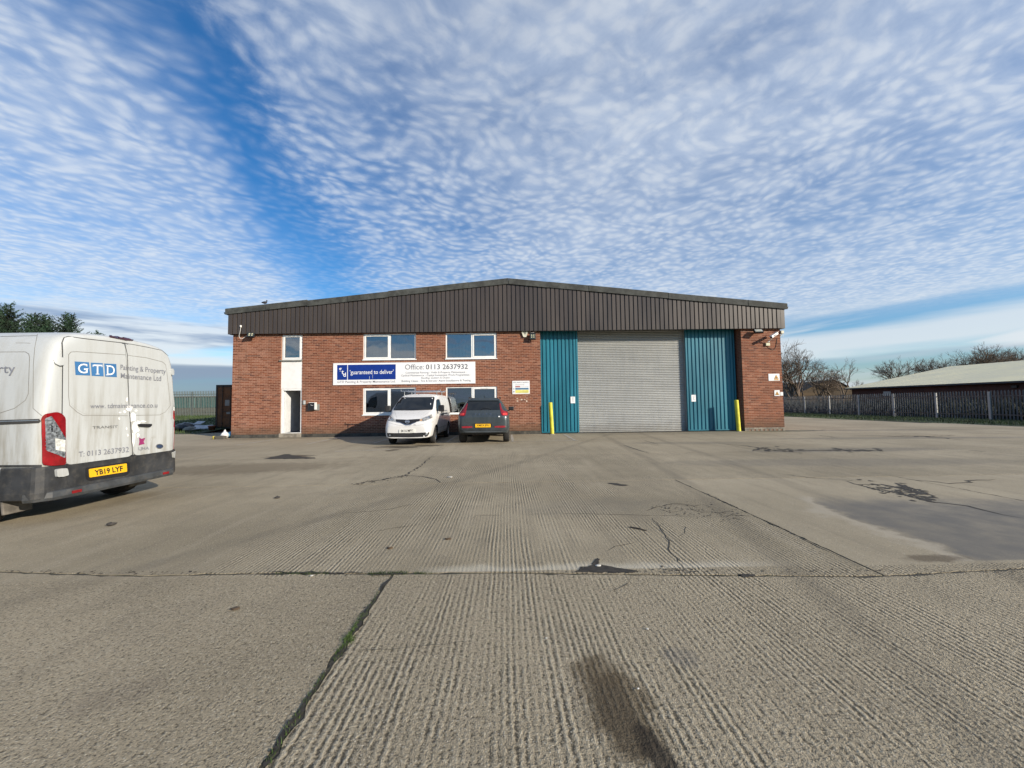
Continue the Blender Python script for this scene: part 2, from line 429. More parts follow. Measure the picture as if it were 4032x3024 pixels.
MAT['syel'] = M('sign_yellow', (0.80, 0.74, 0.16), 0.5); MAT['amber'] = M('sign_amber', (0.58, 0.29, 0.02), 0.5); MAT['black'] = M('print_black', (0.015,0.015,0.015), 0.5)

def glassmat(name, tint, refl, rough=0.01):
    mt = bpy.data.materials.new(name); mt.use_nodes = True; mt.node_tree.nodes.clear(); N = NT(mt.node_tree)
    tr = N.new('ShaderNodeBsdfTransparent'); N.put(tr.inputs[0], (*tint, 1))
    gl = N.new('ShaderNodeBsdfGlossy'); gl.inputs['Roughness'].default_value = rough; N.put(gl.inputs[0], (0.95, 0.97, 1.0, 1))
    lw = N.new('ShaderNodeFresnel'); lw.inputs['IOR'].default_value = 1.5
    f = N.sat(N.add(N.mul(lw.outputs[0], 1.6), refl))
    P = pos(N); nb = N.new('ShaderNodeBump'); nb.inputs['Strength'].default_value = 0.25; nb.inputs['Distance'].default_value = 1.0
    N.put(nb.inputs['Height'], N.mul(N.noise(P, 1.7, 1.0), 0.012)); N.l.new(nb.outputs[0], gl.inputs['Normal'])
    ms = N.new('ShaderNodeMixShader'); N.put(ms.inputs[0], f); N.l.new(tr.outputs[0], ms.inputs[1]); N.l.new(gl.outputs[0], ms.inputs[2])
    o = N.new('ShaderNodeOutputMaterial'); N.l.new(ms.outputs[0], o.inputs[0])
    return mt
MAT['glass'] = glassmat('window_glass', (0.50, 0.55, 0.58), 0.17)

# ------------------------------------------------------------------ ground
def concretemat(name):
    mt, N, b = newmat(name)
    P = pos(N); x, y, z = N.xyz(P)
    P2 = N.comb(x, y, 0.0)
    n1 = N.noise(P2, 0.33, 4.0, 0.55); n2 = N.noise(P2, 2.3, 5.0, 0.6); n3 = N.noise(P2, 62.0, 3.0, 0.62); n4 = N.noise(P2, 150.0, 2.0, 0.6)
    oi = N.new('ShaderNodeObjectInfo').outputs['Random']
    c = N.mix(N.ss(n1, 0.28, 0.72), (0.235, 0.203, 0.146), (0.365, 0.318, 0.238))
    c = N.mix(N.ss(n2, 0.40, 0.78, 0.0, 0.45), c, (0.185, 0.162, 0.124))
    c = N.mix(N.ss(oi, 0.0, 1.0, 0.0, 0.38, smooth=False), c, (0.40, 0.352, 0.27))
    stre = N.noise(N.vmul(P2, (4.5, 0.35, 1)), 1.0, 4.0, 0.6)
    c = N.mix(N.ss(stre, 0.5, 0.75, 0.0, 0.30), c, (0.40, 0.355, 0.28))
    c = N.mix(N.ss(stre, 0.48, 0.28, 0.0, 0.30), c, (0.17, 0.15, 0.118))
    # tamped ridges running away from the road, broken up by exposed aggregate
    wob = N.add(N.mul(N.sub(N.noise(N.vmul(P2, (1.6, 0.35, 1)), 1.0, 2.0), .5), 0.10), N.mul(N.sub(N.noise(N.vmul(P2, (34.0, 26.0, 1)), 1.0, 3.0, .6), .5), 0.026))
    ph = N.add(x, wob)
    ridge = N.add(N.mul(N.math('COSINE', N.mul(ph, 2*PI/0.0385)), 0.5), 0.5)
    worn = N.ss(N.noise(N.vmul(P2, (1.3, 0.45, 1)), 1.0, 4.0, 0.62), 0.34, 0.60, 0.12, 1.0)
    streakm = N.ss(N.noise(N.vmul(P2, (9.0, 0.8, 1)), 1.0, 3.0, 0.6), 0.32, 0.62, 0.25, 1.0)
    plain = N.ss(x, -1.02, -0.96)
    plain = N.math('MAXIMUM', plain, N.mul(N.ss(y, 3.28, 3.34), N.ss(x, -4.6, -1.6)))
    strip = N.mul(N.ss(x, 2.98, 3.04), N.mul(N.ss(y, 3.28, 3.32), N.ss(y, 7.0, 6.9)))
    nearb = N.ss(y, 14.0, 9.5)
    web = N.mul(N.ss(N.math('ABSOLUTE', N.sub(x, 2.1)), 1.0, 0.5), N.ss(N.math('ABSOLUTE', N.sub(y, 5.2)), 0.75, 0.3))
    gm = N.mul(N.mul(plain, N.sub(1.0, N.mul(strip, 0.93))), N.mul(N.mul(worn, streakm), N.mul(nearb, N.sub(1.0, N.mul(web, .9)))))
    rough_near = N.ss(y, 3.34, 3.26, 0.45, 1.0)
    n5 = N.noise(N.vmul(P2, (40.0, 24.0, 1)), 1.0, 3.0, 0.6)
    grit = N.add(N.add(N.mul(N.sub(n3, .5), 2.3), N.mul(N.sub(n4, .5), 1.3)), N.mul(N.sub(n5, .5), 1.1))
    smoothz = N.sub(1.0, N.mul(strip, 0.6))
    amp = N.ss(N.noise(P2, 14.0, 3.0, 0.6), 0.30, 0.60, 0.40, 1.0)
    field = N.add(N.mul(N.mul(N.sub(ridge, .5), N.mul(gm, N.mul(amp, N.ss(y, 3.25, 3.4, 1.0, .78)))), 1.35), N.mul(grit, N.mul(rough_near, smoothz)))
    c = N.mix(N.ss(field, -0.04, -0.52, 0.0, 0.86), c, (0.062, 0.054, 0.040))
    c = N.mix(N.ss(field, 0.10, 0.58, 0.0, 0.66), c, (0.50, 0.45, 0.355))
    vo = N.new('ShaderNodeTexVoronoi', voronoi_dimensions='2D'); N.put(vo.inputs['Vector'], P2); vo.inputs['Scale'].default_value = 95.0
    sp = N.xyz(vo.outputs['Color'])
    c = N.mix(N.mul(N.ss(sp[0], 0.88, 0.93), N.ss(vo.outputs['Distance'], 0.45, 0.2, 0, 0.7)), c, (0.085, 0.08, 0.08))
    c = N.mix(N.mul(N.ss(sp[1], 0.92, 0.96), N.ss(vo.outputs['Distance'], 0.45, 0.2, 0, 0.6)), c, (0.56, 0.53, 0.46))
    # pale laitance behind the near joint
    pb = N.mul(N.mul(N.ss(y, 3.31, 3.34), N.ss(N.add(y, N.mul(N.sub(n2, .5), .25)), 3.50, 3.36)), N.mul(N.ss(x, -0.9, -.4), N.ss(x, 2.6, 1.6)))
    c = N.mix(N.mul(pb, 0.6), c, (0.50, 0.47, 0.40))
    c = N.mix(N.mul(web, N.ss(n3, .42, .62, 0, .55)), c, (0.13, 0.115, 0.09))
    # faint tyre tracks swinging in to the shutter
    for (xa, ya, xb, yb_) in ((1.2, -2.0, 4.6, 17.5), (2.9, -2.0, 6.3, 17.5), (-4.5, 2.0, 5.2, 17.5)):
        sl_ = (xb-xa)/(yb_-ya)
        dx = N.math('ABSOLUTE', N.sub(N.sub(x, xa), N.add(N.mul(N.sub(y, ya), sl_), N.mul(N.math('SINE', N.mul(y, .25)), .35))))
        tk = N.mul(N.ss(N.add(dx, N.mul(N.sub(n2, .5), .25)), .20, .05), N.ss(stre, .35, .65, .10, .38))
        c = N.mix(tk, c, (0.115, 0.103, 0.085))
    # dark smooth repair with a ragged pale rim
    rn = N.mul(N.sub(N.noise(P2, 2.6, 5.0, 0.6), .5), 0.75)
    le = N.sub(N.add(x, rn), N.add(4.0, N.mul(N.math('MAXIMUM', N.sub(y, 5.0), 0.0), 0.55)))
    te = N.sub(N.sub(5.75, N.mul(N.sub(x, 4.0), 0.10)), N.add(y, rn)); be = N.sub(y, 3.33)
    rep = N.mul(N.mul(N.ss(le, -0.03, 0.22), N.ss(te, -.1, 0.6)), N.ss(be, 0.0, 0.05))
    rim = N.mul(N.mul(N.ss(le, -0.22, -0.04), N.ss(le, 0.10, 0.0)), N.mul(N.ss(te, 0.0, .3), N.ss(be, 0.0, 0.05)))
    c = N.mix(N.mul(rim, .5), c, (0.40, 0.365, 0.31))
    c = N.mix(N.mul(rep, N.ss(n2, .3, .7, .60, .88)), c, (0.112, 0.112, 0.114))
    flatm = N.sub(1.0, N.mul(rep, .8))
    # tyre-worn and damp areas, oil: (cx, cy, rx, ry, angle, strength, colour)
    stains = [(0.50, 1.86, 0.17, 0.34, 0.10, 0.62, (0.062, 0.043, 0.021)), (0.48, 1.84, 0.10, 0.26, 0.12, 0.55, (0.040, 0.027, 0.013)), (0.60, 1.56, 0.055, 0.24, 0.22, 0.82, (0.020, 0.014, 0.008)), (0.46, 2.10, 0.17, 0.12, 0.0, 0.42, (0.08, 0.058, 0.032)),
              (-4.0, 13.05, 0.55, 0.22, 0.1, 0.80, (0.075, 0.062, 0.045)), (-3.45, 12.85, 0.50, 0.30, -0.2, 0.85, (0.075, 0.062, 0.045)), (-3.6, 12.1, 0.18, 0.35, -0.2, 0.75, (0.08, 0.066, 0.048)), (-2.75, 13.25, 0.55, 0.26, 0.15, 0.85, (0.075, 0.062, 0.045)),
              (3.75, 3.42, 0.28, 0.085, 0.0, 0.7, (0.085, 0.065, 0.045)), (0.95, 2.20, 0.09, 0.09, 0, 0.35, (0.12, 0.12, 0.125)),
              (-6.2, 9.0, 2.4, 0.8, 0.1, 0.45, (0.105, 0.080, 0.052)), (-1.95, 2.0, 0.20, 0.12, .4, 0.22, (0.12, 0.10, 0.085)),
              (1.1, 5.3, 1.0, 0.4, 0.1, 0.22, (0.17, 0.16, 0.14)), (7.5, 8.6, 4.0, 0.55, -0.05, 0.35, (0.13, 0.125, 0.12)), (9.5, 10.6, 3.0, 0.4, 0.0, 0.45, (0.10, 0.10, 0.10)),
              (-3.0, 15.6, 1.0, 0.9, 0, 0.3, (0.12, 0.11, 0.09)), (14.0, 13.5, 5.0, 0.35, -0.08, 0.4, (0.12, 0.118, 0.115)), (-6.1, 10.95, 0.62, 0.34, 0.05, 0.86, (0.060, 0.044, 0.028)), (16.0, 17.0, 4.5, 0.4, -0.1, 0.4, (0.11, 0.108, 0.105)), (5.9, 16.9, 4.0, 0.7, 0, 0.35, (0.15, 0.14, 0.12)), (12.2, 17.2, 1.6, 0.5, 0, 0.6, (0.075, 0.085, 0.05)),
              (6.2, 12.9, 2.2, 0.4, -0.1, 0.35, (0.13, 0.125, 0.115)), (-10.5, 17.0, 2.2, 0.35, 0, 0.4, (0.12, 0.12, 0.09))]
    edge = N.mul(N.sub(N.noise(P2, 6.0, 5.0, 0.7), .5), 1.5)
    wet = None
    for (cx, cy, rx, ry, an, stg, col) in stains:
        dx = N.sub(x, cx); dy = N.sub(y, cy)
        u = N.math('DIVIDE', N.add(N.mul(dx, math.cos(an)), N.mul(dy, math.sin(an))), rx)
        v = N.math('DIVIDE', N.sub(N.mul(dy, math.cos(an)), N.mul(dx, math.sin(an))), ry)
        r = N.math('SQRT', N.add(N.mul(u, u), N.mul(v, v)))
        k = N.mul(N.ss(N.add(r, edge), 1.25, 0.62), stg)
        c = N.mix(k, c, col)
        if stg >= 0.8 or col[0] < .045: wet = k if wet is None else N.math('MAXIMUM', wet, k)
    c = N.mix(1.0, c, (1.0, 0.985, 0.93), 'MULTIPLY')
    N.put(b.inputs['Base Color'], c)
    N.put(b.inputs['Roughness'], N.ss(wet, 0.0, 0.9, 0.92, 0.62)); b.inputs['Specular IOR Level'].default_value = 0.28
    near = N.ss(y, 13.0, 4.0, 0.25, 1.0)
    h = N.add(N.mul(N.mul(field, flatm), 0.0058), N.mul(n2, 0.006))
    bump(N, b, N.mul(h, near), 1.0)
    return mt
MAT['conc'] = concretemat('yard_concrete')
MAT['joint'] = M('joint_dirt', (0.050, 0.045, 0.034), 0.95, var=0.35, vs=9, dirt=0.6, dirtcol=(0.035, 0.05, 0.016), bmp=0.01, bs=40)
MAT['crack'] = M('crack_dirt', (0.035, 0.031, 0.026), 0.97, var=0.3, vs=20)
MAT['patch'] = M('dark_repair', (0.080, 0.083, 0.088), 0.85, var=0.22, vs=1.2, dirt=0.35, dirtcol=(0.15, 0.15, 0.15), bmp=0.004, bs=70)
MAT['field'] = M('field_grass', (0.065, 0.085, 0.030), 0.95, var=0.3, vs=0.2, bmp=0.02, bs=8)
MAT['grass'] = M('grass_blade', (0.050, 0.085, 0.020), 0.8, var=0.45, vs=1.5)
MAT['line'] = M('worn_white_line', (0.42, 0.39, 0.34), 0.85, var=0.15, vs=14, dirt=0.85, dirtcol=(0.31, 0.28, 0.23))

gb = MB(); gb.box(-900, 900, -900, 900, -0.3, -0.10, skip='b'); tag(gb.build('ground', MAT['field']), kind='structure')
yard = tag(MB().box(-33, 26.0, -9, 60, -0.09, -0.0045, skip='b').build('concrete_yard', MAT['joint']), kind='structure')

XJ0 = [-32.98, -24.98, -16.98, -8.98, 7.0, 15.0, 23.0]
XJR = {-0.35: [-32.98, -24.98, -16.98, -8.98, -0.98, 11.0, 19.0], 3.30: [-32.98, -24.98, -16.98, -8.98, 3.0, 7.0, 15.0, 23.0], 6.97: [-32.98, -24.98, -16.98, -8.98, 7.0, 15.0, 23.0]}
YJ = [-8.0, -4.0, -0.35, 3.30, 6.97, 10.60, 14.22, 17.50, 21.2, 24.9, 28.6, 32.3, 36.0, 39.7, 43.4, 47.0]
JY = [(-33, .9), (-4.46, .20), (-3.12, .06), (-1.97, .07), (-1.0, .01), (0, -.01), (1.49, -.12), (2.9, -.20), (4.25, -.11), (27, 0)]
def jy(x):
    for (a, b_) in zip(JY[:-1], JY[1:]):
        if a[0] <= x <= b_[0]: return a[1]+(b_[1]-a[1])*(x-a[0])/(b_[0]-a[0])
    return 0
rs = random.Random(3)
def xr_edge(y):            # right edge of the concrete where the verge begins
    return 22.9 + max(0, (26-y))*0.19 if y < 26 else 22.9
for j in range(len(YJ)-1):
    XJ = XJR.get(YJ[j], XJ0)
    for i in range(len(XJ)):
        x0 = XJ[i]; x1 = XJ[i+1] if i+1 < len(XJ) else 27.0
        y0, y1 = YJ[j], YJ[j+1]
        x1c = min(x1, xr_edge((y0+y1)/2)) if x1 > 22 else x1
        if y0 >= 17.4:                                                    # beside the building only
            if x0 < XL < x1c: x1c = XL-.02
            if x0 < XR < x1c: x0 = XR+.02
            if x0 > XL-.1 and x1c < XR+.1: continue
        if y0 > 20 and x0 < -16.5: continue                               # grass bank
        if y0 > 40 and x0 < 0: continue
        if x1c - x0 < 0.5: continue
        g = 0.011 if y0 < 3.4 else 0.007
        def edge(ax, ay, bx, by, n):
            out = []
            for k in range(n):
                t = k/n
                px_, py_ = ax+(bx-ax)*t, ay+(by-ay)*t
                jt = rs.uniform(-0.005, 0.006) if y0 < 11 else 0
                if y0 in (-0.35, 3.30) and k and rs.random() < 0.14: jt += rs.uniform(.006, .022)
                if abs(py_-3.3) < .03: py_ += jy(px_)
                nx, ny = (by-ay), -(bx-ax); L = math.hypot(nx, ny)
                out.append((px_-nx/L*jt, py_-ny/L*jt))
            return out
        n = 120 if (y0 < 7 and -10 < x0 < 8) else 6
        m_ = 60 if (y0 < 7 and -10 < x0 < 8) else 4
        a, b_, c_, d_ = (x0+g, y0+g), (x1c-g, y0+g), (x1c-g, y1-g), (x0+g, y1-g)
        ring = edge(*a, *b_, n)+edge(*b_, *c_, m_)+edge(*c_, *d_, n)+edge(*d_, *a, m_)
        h = rs.uniform(-0.0015, 0.0015)
        mb = MB()
        k = len(ring)
        mb._add([(p[0], p[1], h) for p in ring]+[(p[0], p[1], -0.02) for p in ring], [tuple(range(k))]+[(q, k+q, k+(q+1) % k, (q+1) % k) for q in range(k)])
        mb.build('concrete_slab', MAT['conc'], yard)

# cracks: thin open fissures following the photograph
def ribbon(pts, w0, name, mat, parent, z=0.004, jag=0.02, sub=7, seed=1, taper=True):
    rr = random.Random(seed); P = []
    for i in range(len(pts)-1):
        a, b_ = Vector((*pts[i], 0)), Vector((*pts[i+1], 0)); L = (b_-a).length
        d = (b_-a).normalized(); nrm = Vector((-d.y, d.x, 0))
        n = max(2, int(L*sub))
        for k in range(n): P.append(a+(b_-a)*(k/n) + nrm*rr.uniform(-jag, jag) + d*rr.uniform(-.3, .3)*L/n)
    P.append(Vector((*pts[-1], 0)))
    vs = []; n = len(P)
    for i, p in enumerate(P):
        d = (P[min(i+1, n-1)]-P[max(i-1, 0)]); d.normalize(); nrm = Vector((-d.y, d.x, 0))
        w = w0*rr.uniform(.45, 1.35)*(min(1, .25+2.5*min(i, n-1-i)/n) if taper else 1)
        vs += [(p.x+nrm.x*w/2, p.y+nrm.y*w/2, z), (p.x-nrm.x*w/2, p.y-nrm.y*w/2, z)]
    mb = MB(); mb._add(vs, [(2*i, 2*i+1, 2*i+3, 2*i+2) for i in range(n-1)])
    return mb.build(name, mat, parent)
def GL(k, *ps): return [gnd(k, *p) for p in ps]
cr = [(GL('gr', (700,312), (760,322), (830,318), (900,335)), .012, .03), (GL('gr', (760,322), (800,345), (880,350), (960,345)), .010, .03), (GL('gr', (640,335), (680,348), (740,340)), .010, .03), (GL('gr', (890,372), (960,362), (1050,365)), .012, .02), (GL('gr', (1145,180), (1300,200), (1500,212)), .03, .05), (GL('gr', (1700,205), (1900,225), (2090,205)), .05, .1), (GL('gl', (1865,107), (1800,160), (1750,190), (1690,203), (1610,212), (1520,230)), .045, .05), (GL('gl', (1750,190), (1830,193), (1880,205), (1905,221)), .05, .04),
      (GL('gl', (1480,352), (1600,345), (1700,332), (1790,312)), .014, .02), (GL('gl', (1600,435), (1710,415), (1825,402)), .014, .02),
      (GL('gl', (1860,362), (1920,360)), .010, .02), (GL('gl', (2050,362), (2172,360)), .014, .02), (GL('gl', (2035,382), (2062,362)), .008, .02), (GL('gl', (1490,947), (1600,944), (1700,940), (1860,925), (2030,905)), .006, .008),
      (GL('gr', (480,57), (590,93)), .05, .03), (GL('gr', (565,37), (635,55)), .05, .02), (GL('gr', (30,357), (340,355), (560,362), (705,363), (890,372)), .010, .012),
      (GL('gr', (605,372), (640,420), (675,470), (672,505), (720,560), (762,612)), .016, .02), (GL('gr', (585,345), (620,325), (700,312), (760,315), (800,330)), .026, .03),
      (GL('gr', (410,520), (440,495), (530,480)), .010, .015), (GL('gr', (720,405), (750,412), (748,440), (720,455)), .008, .012), (GL('gr', (1050,365), (1130,400), (1250,460), (1400,535), (1500,585)), .014, .015), (GL('gr', (840,265), (930,310), (1050,365)), .014, .02),
      (GL('gr', (515,620), (505,655), (470,675), (410,697)), .007, .01), (GL('gr', (370,660), (372,680)), .006, .01),
      (GL('gr', (1450,215), (1560,245), (1680,270), (1800,300), (1950,320), (2212,375)), .06, .06), (GL('gr', (1500,225), (1620,230), (1740,255), (1830,280)), .10, .10), (GL('gr', (1680,225), (1740,255), (1700,265)), .12, .10), (GL('gr', (1560,245), (1600,262)), .04, .08),
      (GL('gr', (930,55), (1040,65), (1120,78), (1250,82), (1400,80), (1600,82)), .16, .14), (GL('gr', (1040,85), (1090,68), (1160,72)), .12, .1), (GL('gr', (1100,82), (1250,88)), .10, .1),
      (GL('gr', (1600,20), (1750,18), (1950,35)), .14, .2), (GL('gr', (1980,82), (2050,86)), .12, .1),
      (GL(6, (2*0+110,1000), (205,1008)), .22, .1), (GL(6, (220,995), (330,1002), (460,997)), .22, .1), (GL(6, (660,1050), (960,1052), (1160,1060), (1600,1048)), .16, .1), (GL(6, (400,1048), (560,1068)), .12, .1)]
for q, (pts, w, jg) in enumerate(cr):
    ribbon(pts, w*.72, 'crack', MAT['crack'], yard, z=0.0035, jag=jg*.7, sub=16 if w < .05 else 6, seed=q+5)
# crumbled arris along the near joint
for q, (k, ps, w) in enumerate([('gr', [(275,606), (300,590), (370,577), (450,590), (545,606)], .035), ('gr', [(345,572), (372,548)], .03), ('gr', [(980,618), (1050,622)], .03), ('gr', [(430,222), (480,232)], .08), 
                                ('gl', [(1180,607), (1400,610), (1560,612)], .028), ('gl', [(1590,618), (1760,612)], .035), ('gl', [(1675,640), (1640,690)], .035), ('gl', [(1640,700), (1520,880), (1440,990)], .022), ('gl', [(1400,1040), (1280,1220), (1150,1440)], .024)]):
    ribbon(GL(k, *ps), w, 'broken_edge', MAT['crack'], yard, z=0.0045, jag=0.012, sub=16, seed=40+q)
def wobpoly(pts, step, amp, seed):
    rr = random.Random(seed); out = []
    for i in range(len(pts)):
        a, b_ = Vector((*pts[i], 0)), Vector((*pts[(i+1) % len(pts)], 0)); n = max(1, int((b_-a).length/step))
        for k in range(n):
            p = a+(b_-a)*k/n; out.append((p.x+rr.uniform(-amp, amp), p.y+rr.uniform(-amp, amp)))
    return out
for (k, ps, st, am, z_) in (('gr', [(275,608), (300,592), (340,580), (372,577), (420,584), (470,592), (548,606), (500,612), (380,610)], .02, .010, .0052), ('gr', [(348,580), (352,562), (365,548), (378,552), (374,570), (368,580)], .015, .008, .0056),
                            ('gl', [(1140,119), (1190,106), (1225,98), (1250,97), (1270,104), (1320,110), (1360,112), (1358,117), (1250,118)], .10, .04, .0052), ('gr', [(415,222), (450,222), (500,232), (470,236), (430,228)], .05, .025, .005), ('gr', [(985,617), (1045,617), (1050,628), (1000,630)], .02, .008, .005)):
    pts = wobpoly(GL(k, *ps), st, am, 3); mb = MB(); mb._add([(x, y, z_) for x, y in pts], [tuple(range(len(pts)))]); mb.build('broken_concrete', MAT['crack'], yard)
rk = random.Random(17); ch = MB()
def chips(k, box, n, smin, smax, bias=1.0):
    for _ in range(n):
        t = rk.random(); u = rk.gauss(.5, .22)
        c0 = gnd(k, box[0]+(box[2]-box[0])*t, box[1]+(box[3]-box[1])*(t*bias+(1-bias)*u)+rk.gauss(0, box[4])); s_ = rk.uniform(smin, smax); m_ = rk.randint(5, 8)
        ch._add([(c0[0]+math.cos(2*PI*q/m_)*s_*rk.uniform(.4, 1.3), c0[1]+math.sin(2*PI*q/m_)*s_*rk.uniform(.5, 1.6), .0042+rk.random()*.0008) for q in range(m_)], [tuple(range(m_))])
chips('gr', (1500, 222, 1830, 300, 9), 90, .008, .05); chips('gr', (1680, 235, 1790, 275, 8), 60, .01, .06); chips('gr', (600, 325, 1000, 368, 14), 130, .003, .014); chips('gr', (1040, 74, 1260, 84, 4), 50, .02, .09); chips('gr', (1390, 80, 1600, 80, 3), 40, .02, .10)
chips('gl', (1520, 228, 1760, 192, 4), 50, .008, .035); chips('gr', (640, 590, 780, 606, 8), 40, .003, .011); chips('gl', (0, 607, 1680, 617, 5), 120, .003, .011); chips('gr', (0, 610, 2212, 600, 5), 110, .003, .010); chips('gl', (1640, 690, 1140, 1445, 10), 110, .003, .010)
tag(ch.build('crumbled_chips', MAT['crack'], yard), kind='stuff')
# worn bay lines
for (pts, w) in [([(2.5, 17.2), (2.5, 14.35)], .09), ([(0.18, 17.3), (0.18, 14.35)], .10), ([(-7.4, 17.2), (-7.4, 14.3)], .09), ([(-9.95, 17.1), (-9.95, 14.3)], .09), ([(-4.95, 17.2), (-4.95, 14.3)], .09), ([(-2.25, 17.2), (-2.25, 14.4)], .09), ([(-5.3, 12.0), (-3.7, 12.25)], .09), ([(-2.2, 14.25), (2.6, 14.25)], .08)]:
    ribbon(pts, w, 'bay_line', MAT['line'], yard, z=0.0055, jag=0.006, sub=8, seed=int(w*1000), taper=False)

# weeds in the joints, grass on the verges
def blades(name, pts, hmin, hmax, w, mat, seed, lean=.5):
    rr = random.Random(seed); vs = []; fs = []
    for (x, y, z) in pts:
        a = rr.uniform(0, 2*PI); h = rr.uniform(hmin, hmax); dx, dy = math.cos(a)*w, math.sin(a)*w
        lx, ly = rr.uniform(-lean, lean)*h, rr.uniform(-lean, lean)*h; b = len(vs)
        vs += [(x-dx, y-dy, z-.01), (x+dx, y+dy, z-.01), (x+lx, y+ly, z+h)]; fs.append((b, b+1, b+2))
    me = bpy.data.meshes.new(name); me.from_pydata(vs, [], fs); me.update()
    return obj(name, me, mat)
rw = random.Random(11); wp = []
def along(pts, n, s):
    for _ in range(n):
        i = rw.randrange(len(pts)-1); t = rw.random(); a, b_ = pts[i], pts[i+1]
        wp.append((a[0]+(b_[0]-a[0])*t+rw.gauss(0, s), a[1]+(b_[1]-a[1])*t+rw.gauss(0, s), -0.002))
along(GL('gl', (1590,616), (1760,610)), 520, .016); along(GL('gl', (1200,612), (1420,612)), 160, .012); along(GL('gl', (1790,612), (1860,612)), 70, .012)
along(GL('gl', (1500,890), (1515,905)), 240, .016); along(GL('gl', (1460,960), (1560,800)), 260, .010); along(GL('gl', (1640,690), (1440,990)), 220, .008); along(GL('gl', (1400,1040), (1150,1440)), 160, .008)
tag(blades('joint_weeds', wp, .006, .026, .0028, MAT['grass'], 4), 'small green weeds and moss growing in the yard joints', 'weeds', kind='stuff')
# verge on the right and bank on the left
vm = MB()
ys = [14+2*k for k in range(26)]
row = []
for y in ys: row.append([(xr_edge(y)+.02+0.15*math.sin(y*1.3), y, -.012), (xr_edge(y)+.35, y, .05+.02*math.sin(y*2.1)), (27.6, y, .10), (29.5, y, .10), (80, y, 0.05)])
vs = [p for r in row for p in r]
vm._add(vs, [(5*i+k, 5*i+k+1, 5*i+5+k+1, 5*i+5+k) for i in range(len(ys)-1) for k in range(4)], smooth=True)
tag(vm.build('grass_verge', MAT['field']), kind='structure')
bm_ = MB(); vs = []; nx_, ny_ = 18, 16
def bankz(x, y):
    e = (y-(20.4+(-x-16.5)*0.18)); return -0.012+max(0, min(1, e/12.0))**.8*0.60
for j in range(ny_):
    for i in range(nx_):
        x = -60+i*(60-16.4)/(nx_-1); y = (20.4+(-x-16.5)*0.18)+j*2.0; vs.append((x, y, bankz(x, y)+(.03*mnoise.noise(Vector((x, y, 0))) if j else 0)))
bm_._add(vs, [(j*nx_+i, j*nx_+i+1, (j+1)*nx_+i+1, (j+1)*nx_+i) for j in range(ny_-1) for i in range(nx_-1)], smooth=True)
tag(bm_.build('grass_bank', MAT['field']), kind='structure')
rg = random.Random(5); gp = []
for _ in range(15000):
    y = rg.uniform(16, 46); x = rg.uniform(xr_edge(y), 28.8); t = min(1, (x-xr_edge(y))/.35); gp.append((x, y, -.01+.07*t))
tag(blades('verge_grass', gp, .05, .17, .012, MAT['grass'], 6), 'rough grass along the foot of the grey palisade fence', 'grass', kind='stuff')
gp = []
for _ in range(12000):
    x = rg.uniform(-34, -16.6); y = (20.4+(-x-16.5)*0.18)+rg.uniform(0.1, 15)**1.0; gp.append((x, y, bankz(x, y)))
tag(blades('bank_grass', gp, .05, .2, .014, MAT['grass'], 9), 'rough grass on the bank beside the container', 'grass', kind='stuff')

# ------------------------------------------------------------------ the warehouse
W = thing('brick_warehouse', (0.13, DW+0.2, 0), 'red brick warehouse with brown ribbed gable, teal panels and grey roller shutter', 'building')
TOPB = 4.86                         # top of the brickwork, tucked behind the cladding
BACK = DW+30
def roofz(x, top=True):
    xm = (XL+XR)/2; t = abs(x-xm)/((XR-XL)/2+.12)
    return 7.127-(7.127-5.842)*t
# openings in the left wall: (x0, x1, z0, z1)
OPEN = [(-10.245, -9.300, -1, 4.68), (-6.542, -4.146, 3.47, 4.66), (-2.785, -0.450, 3.47, 4.66), (-6.542, -4.148, 0.965, 2.19), (-2.780, -0.455, 0.965, 2.19)]
def wall_sheet(name, x0, x1, opens, y0, y1, mat, z0=0.0, z1=TOPB):
    xs = sorted({x0, x1, *[o[0] for o in opens], *[o[1] for o in opens]}); zs = sorted({z0, z1, *[max(z0, min(z1, v)) for o in opens for v in o[2:]]})
    mb = MB()
    for i in range(len(xs)-1):
        run = None
        for j in range(len(zs)-1):
            cx, cz = (xs[i]+xs[i+1])/2, (zs[j]+zs[j+1])/2
            if any(o[0] < cx < o[1] and o[2] < cz < o[3] for o in opens): continue
            mb.box(xs[i], xs[i+1], y0, y1, zs[j], zs[j+1])
    return mb.build(name, mat, W)
wl = wall_sheet('front_wall', XL+.006, XO-.006, OPEN, DW+0.006, DW+0.24, MAT['mortar'])
wr = wall_sheet('pier_wall', XP+.006, XR-.006, [], DW+0.006, DW+0.031, MAT['mortar'])
# bricks
def bricks_for(x0, x1, opens):
    out = []; nrow = int((TOPB-ZB)/0.075)
    for r in range(nrow):
        z0 = ZB+r*0.075; zc = z0+.0375
        segs = [(x0, x1)]
        for o in opens:
            if o[2] < zc < o[3]:
                ns = []
                for (a, b_) in segs:
                    if o[1] <= a or o[0] >= b_: ns.append((a, b_)); continue
                    if o[0] > a: ns.append((a, o[0]))
                    if o[1] < b_: ns.append((o[1], b_))
                segs = ns
        off = 0.1125 if r % 2 else 0.0
        for (a, b_) in segs:
            k0 = math.floor((a-XL+off)/0.225); x = XL-off+k0*0.225
            while x < b_-.02:
                xa, xb = max(a, x), min(b_, x+0.225)
                if xb-xa > 0.03: out.append((xa+.006 if xa > a+1e-6 else xa, xb-.006 if xb < b_-1e-6 else xb, z0+.007, z0+.068))
                x += 0.225
    return out
rb = random.Random(21)
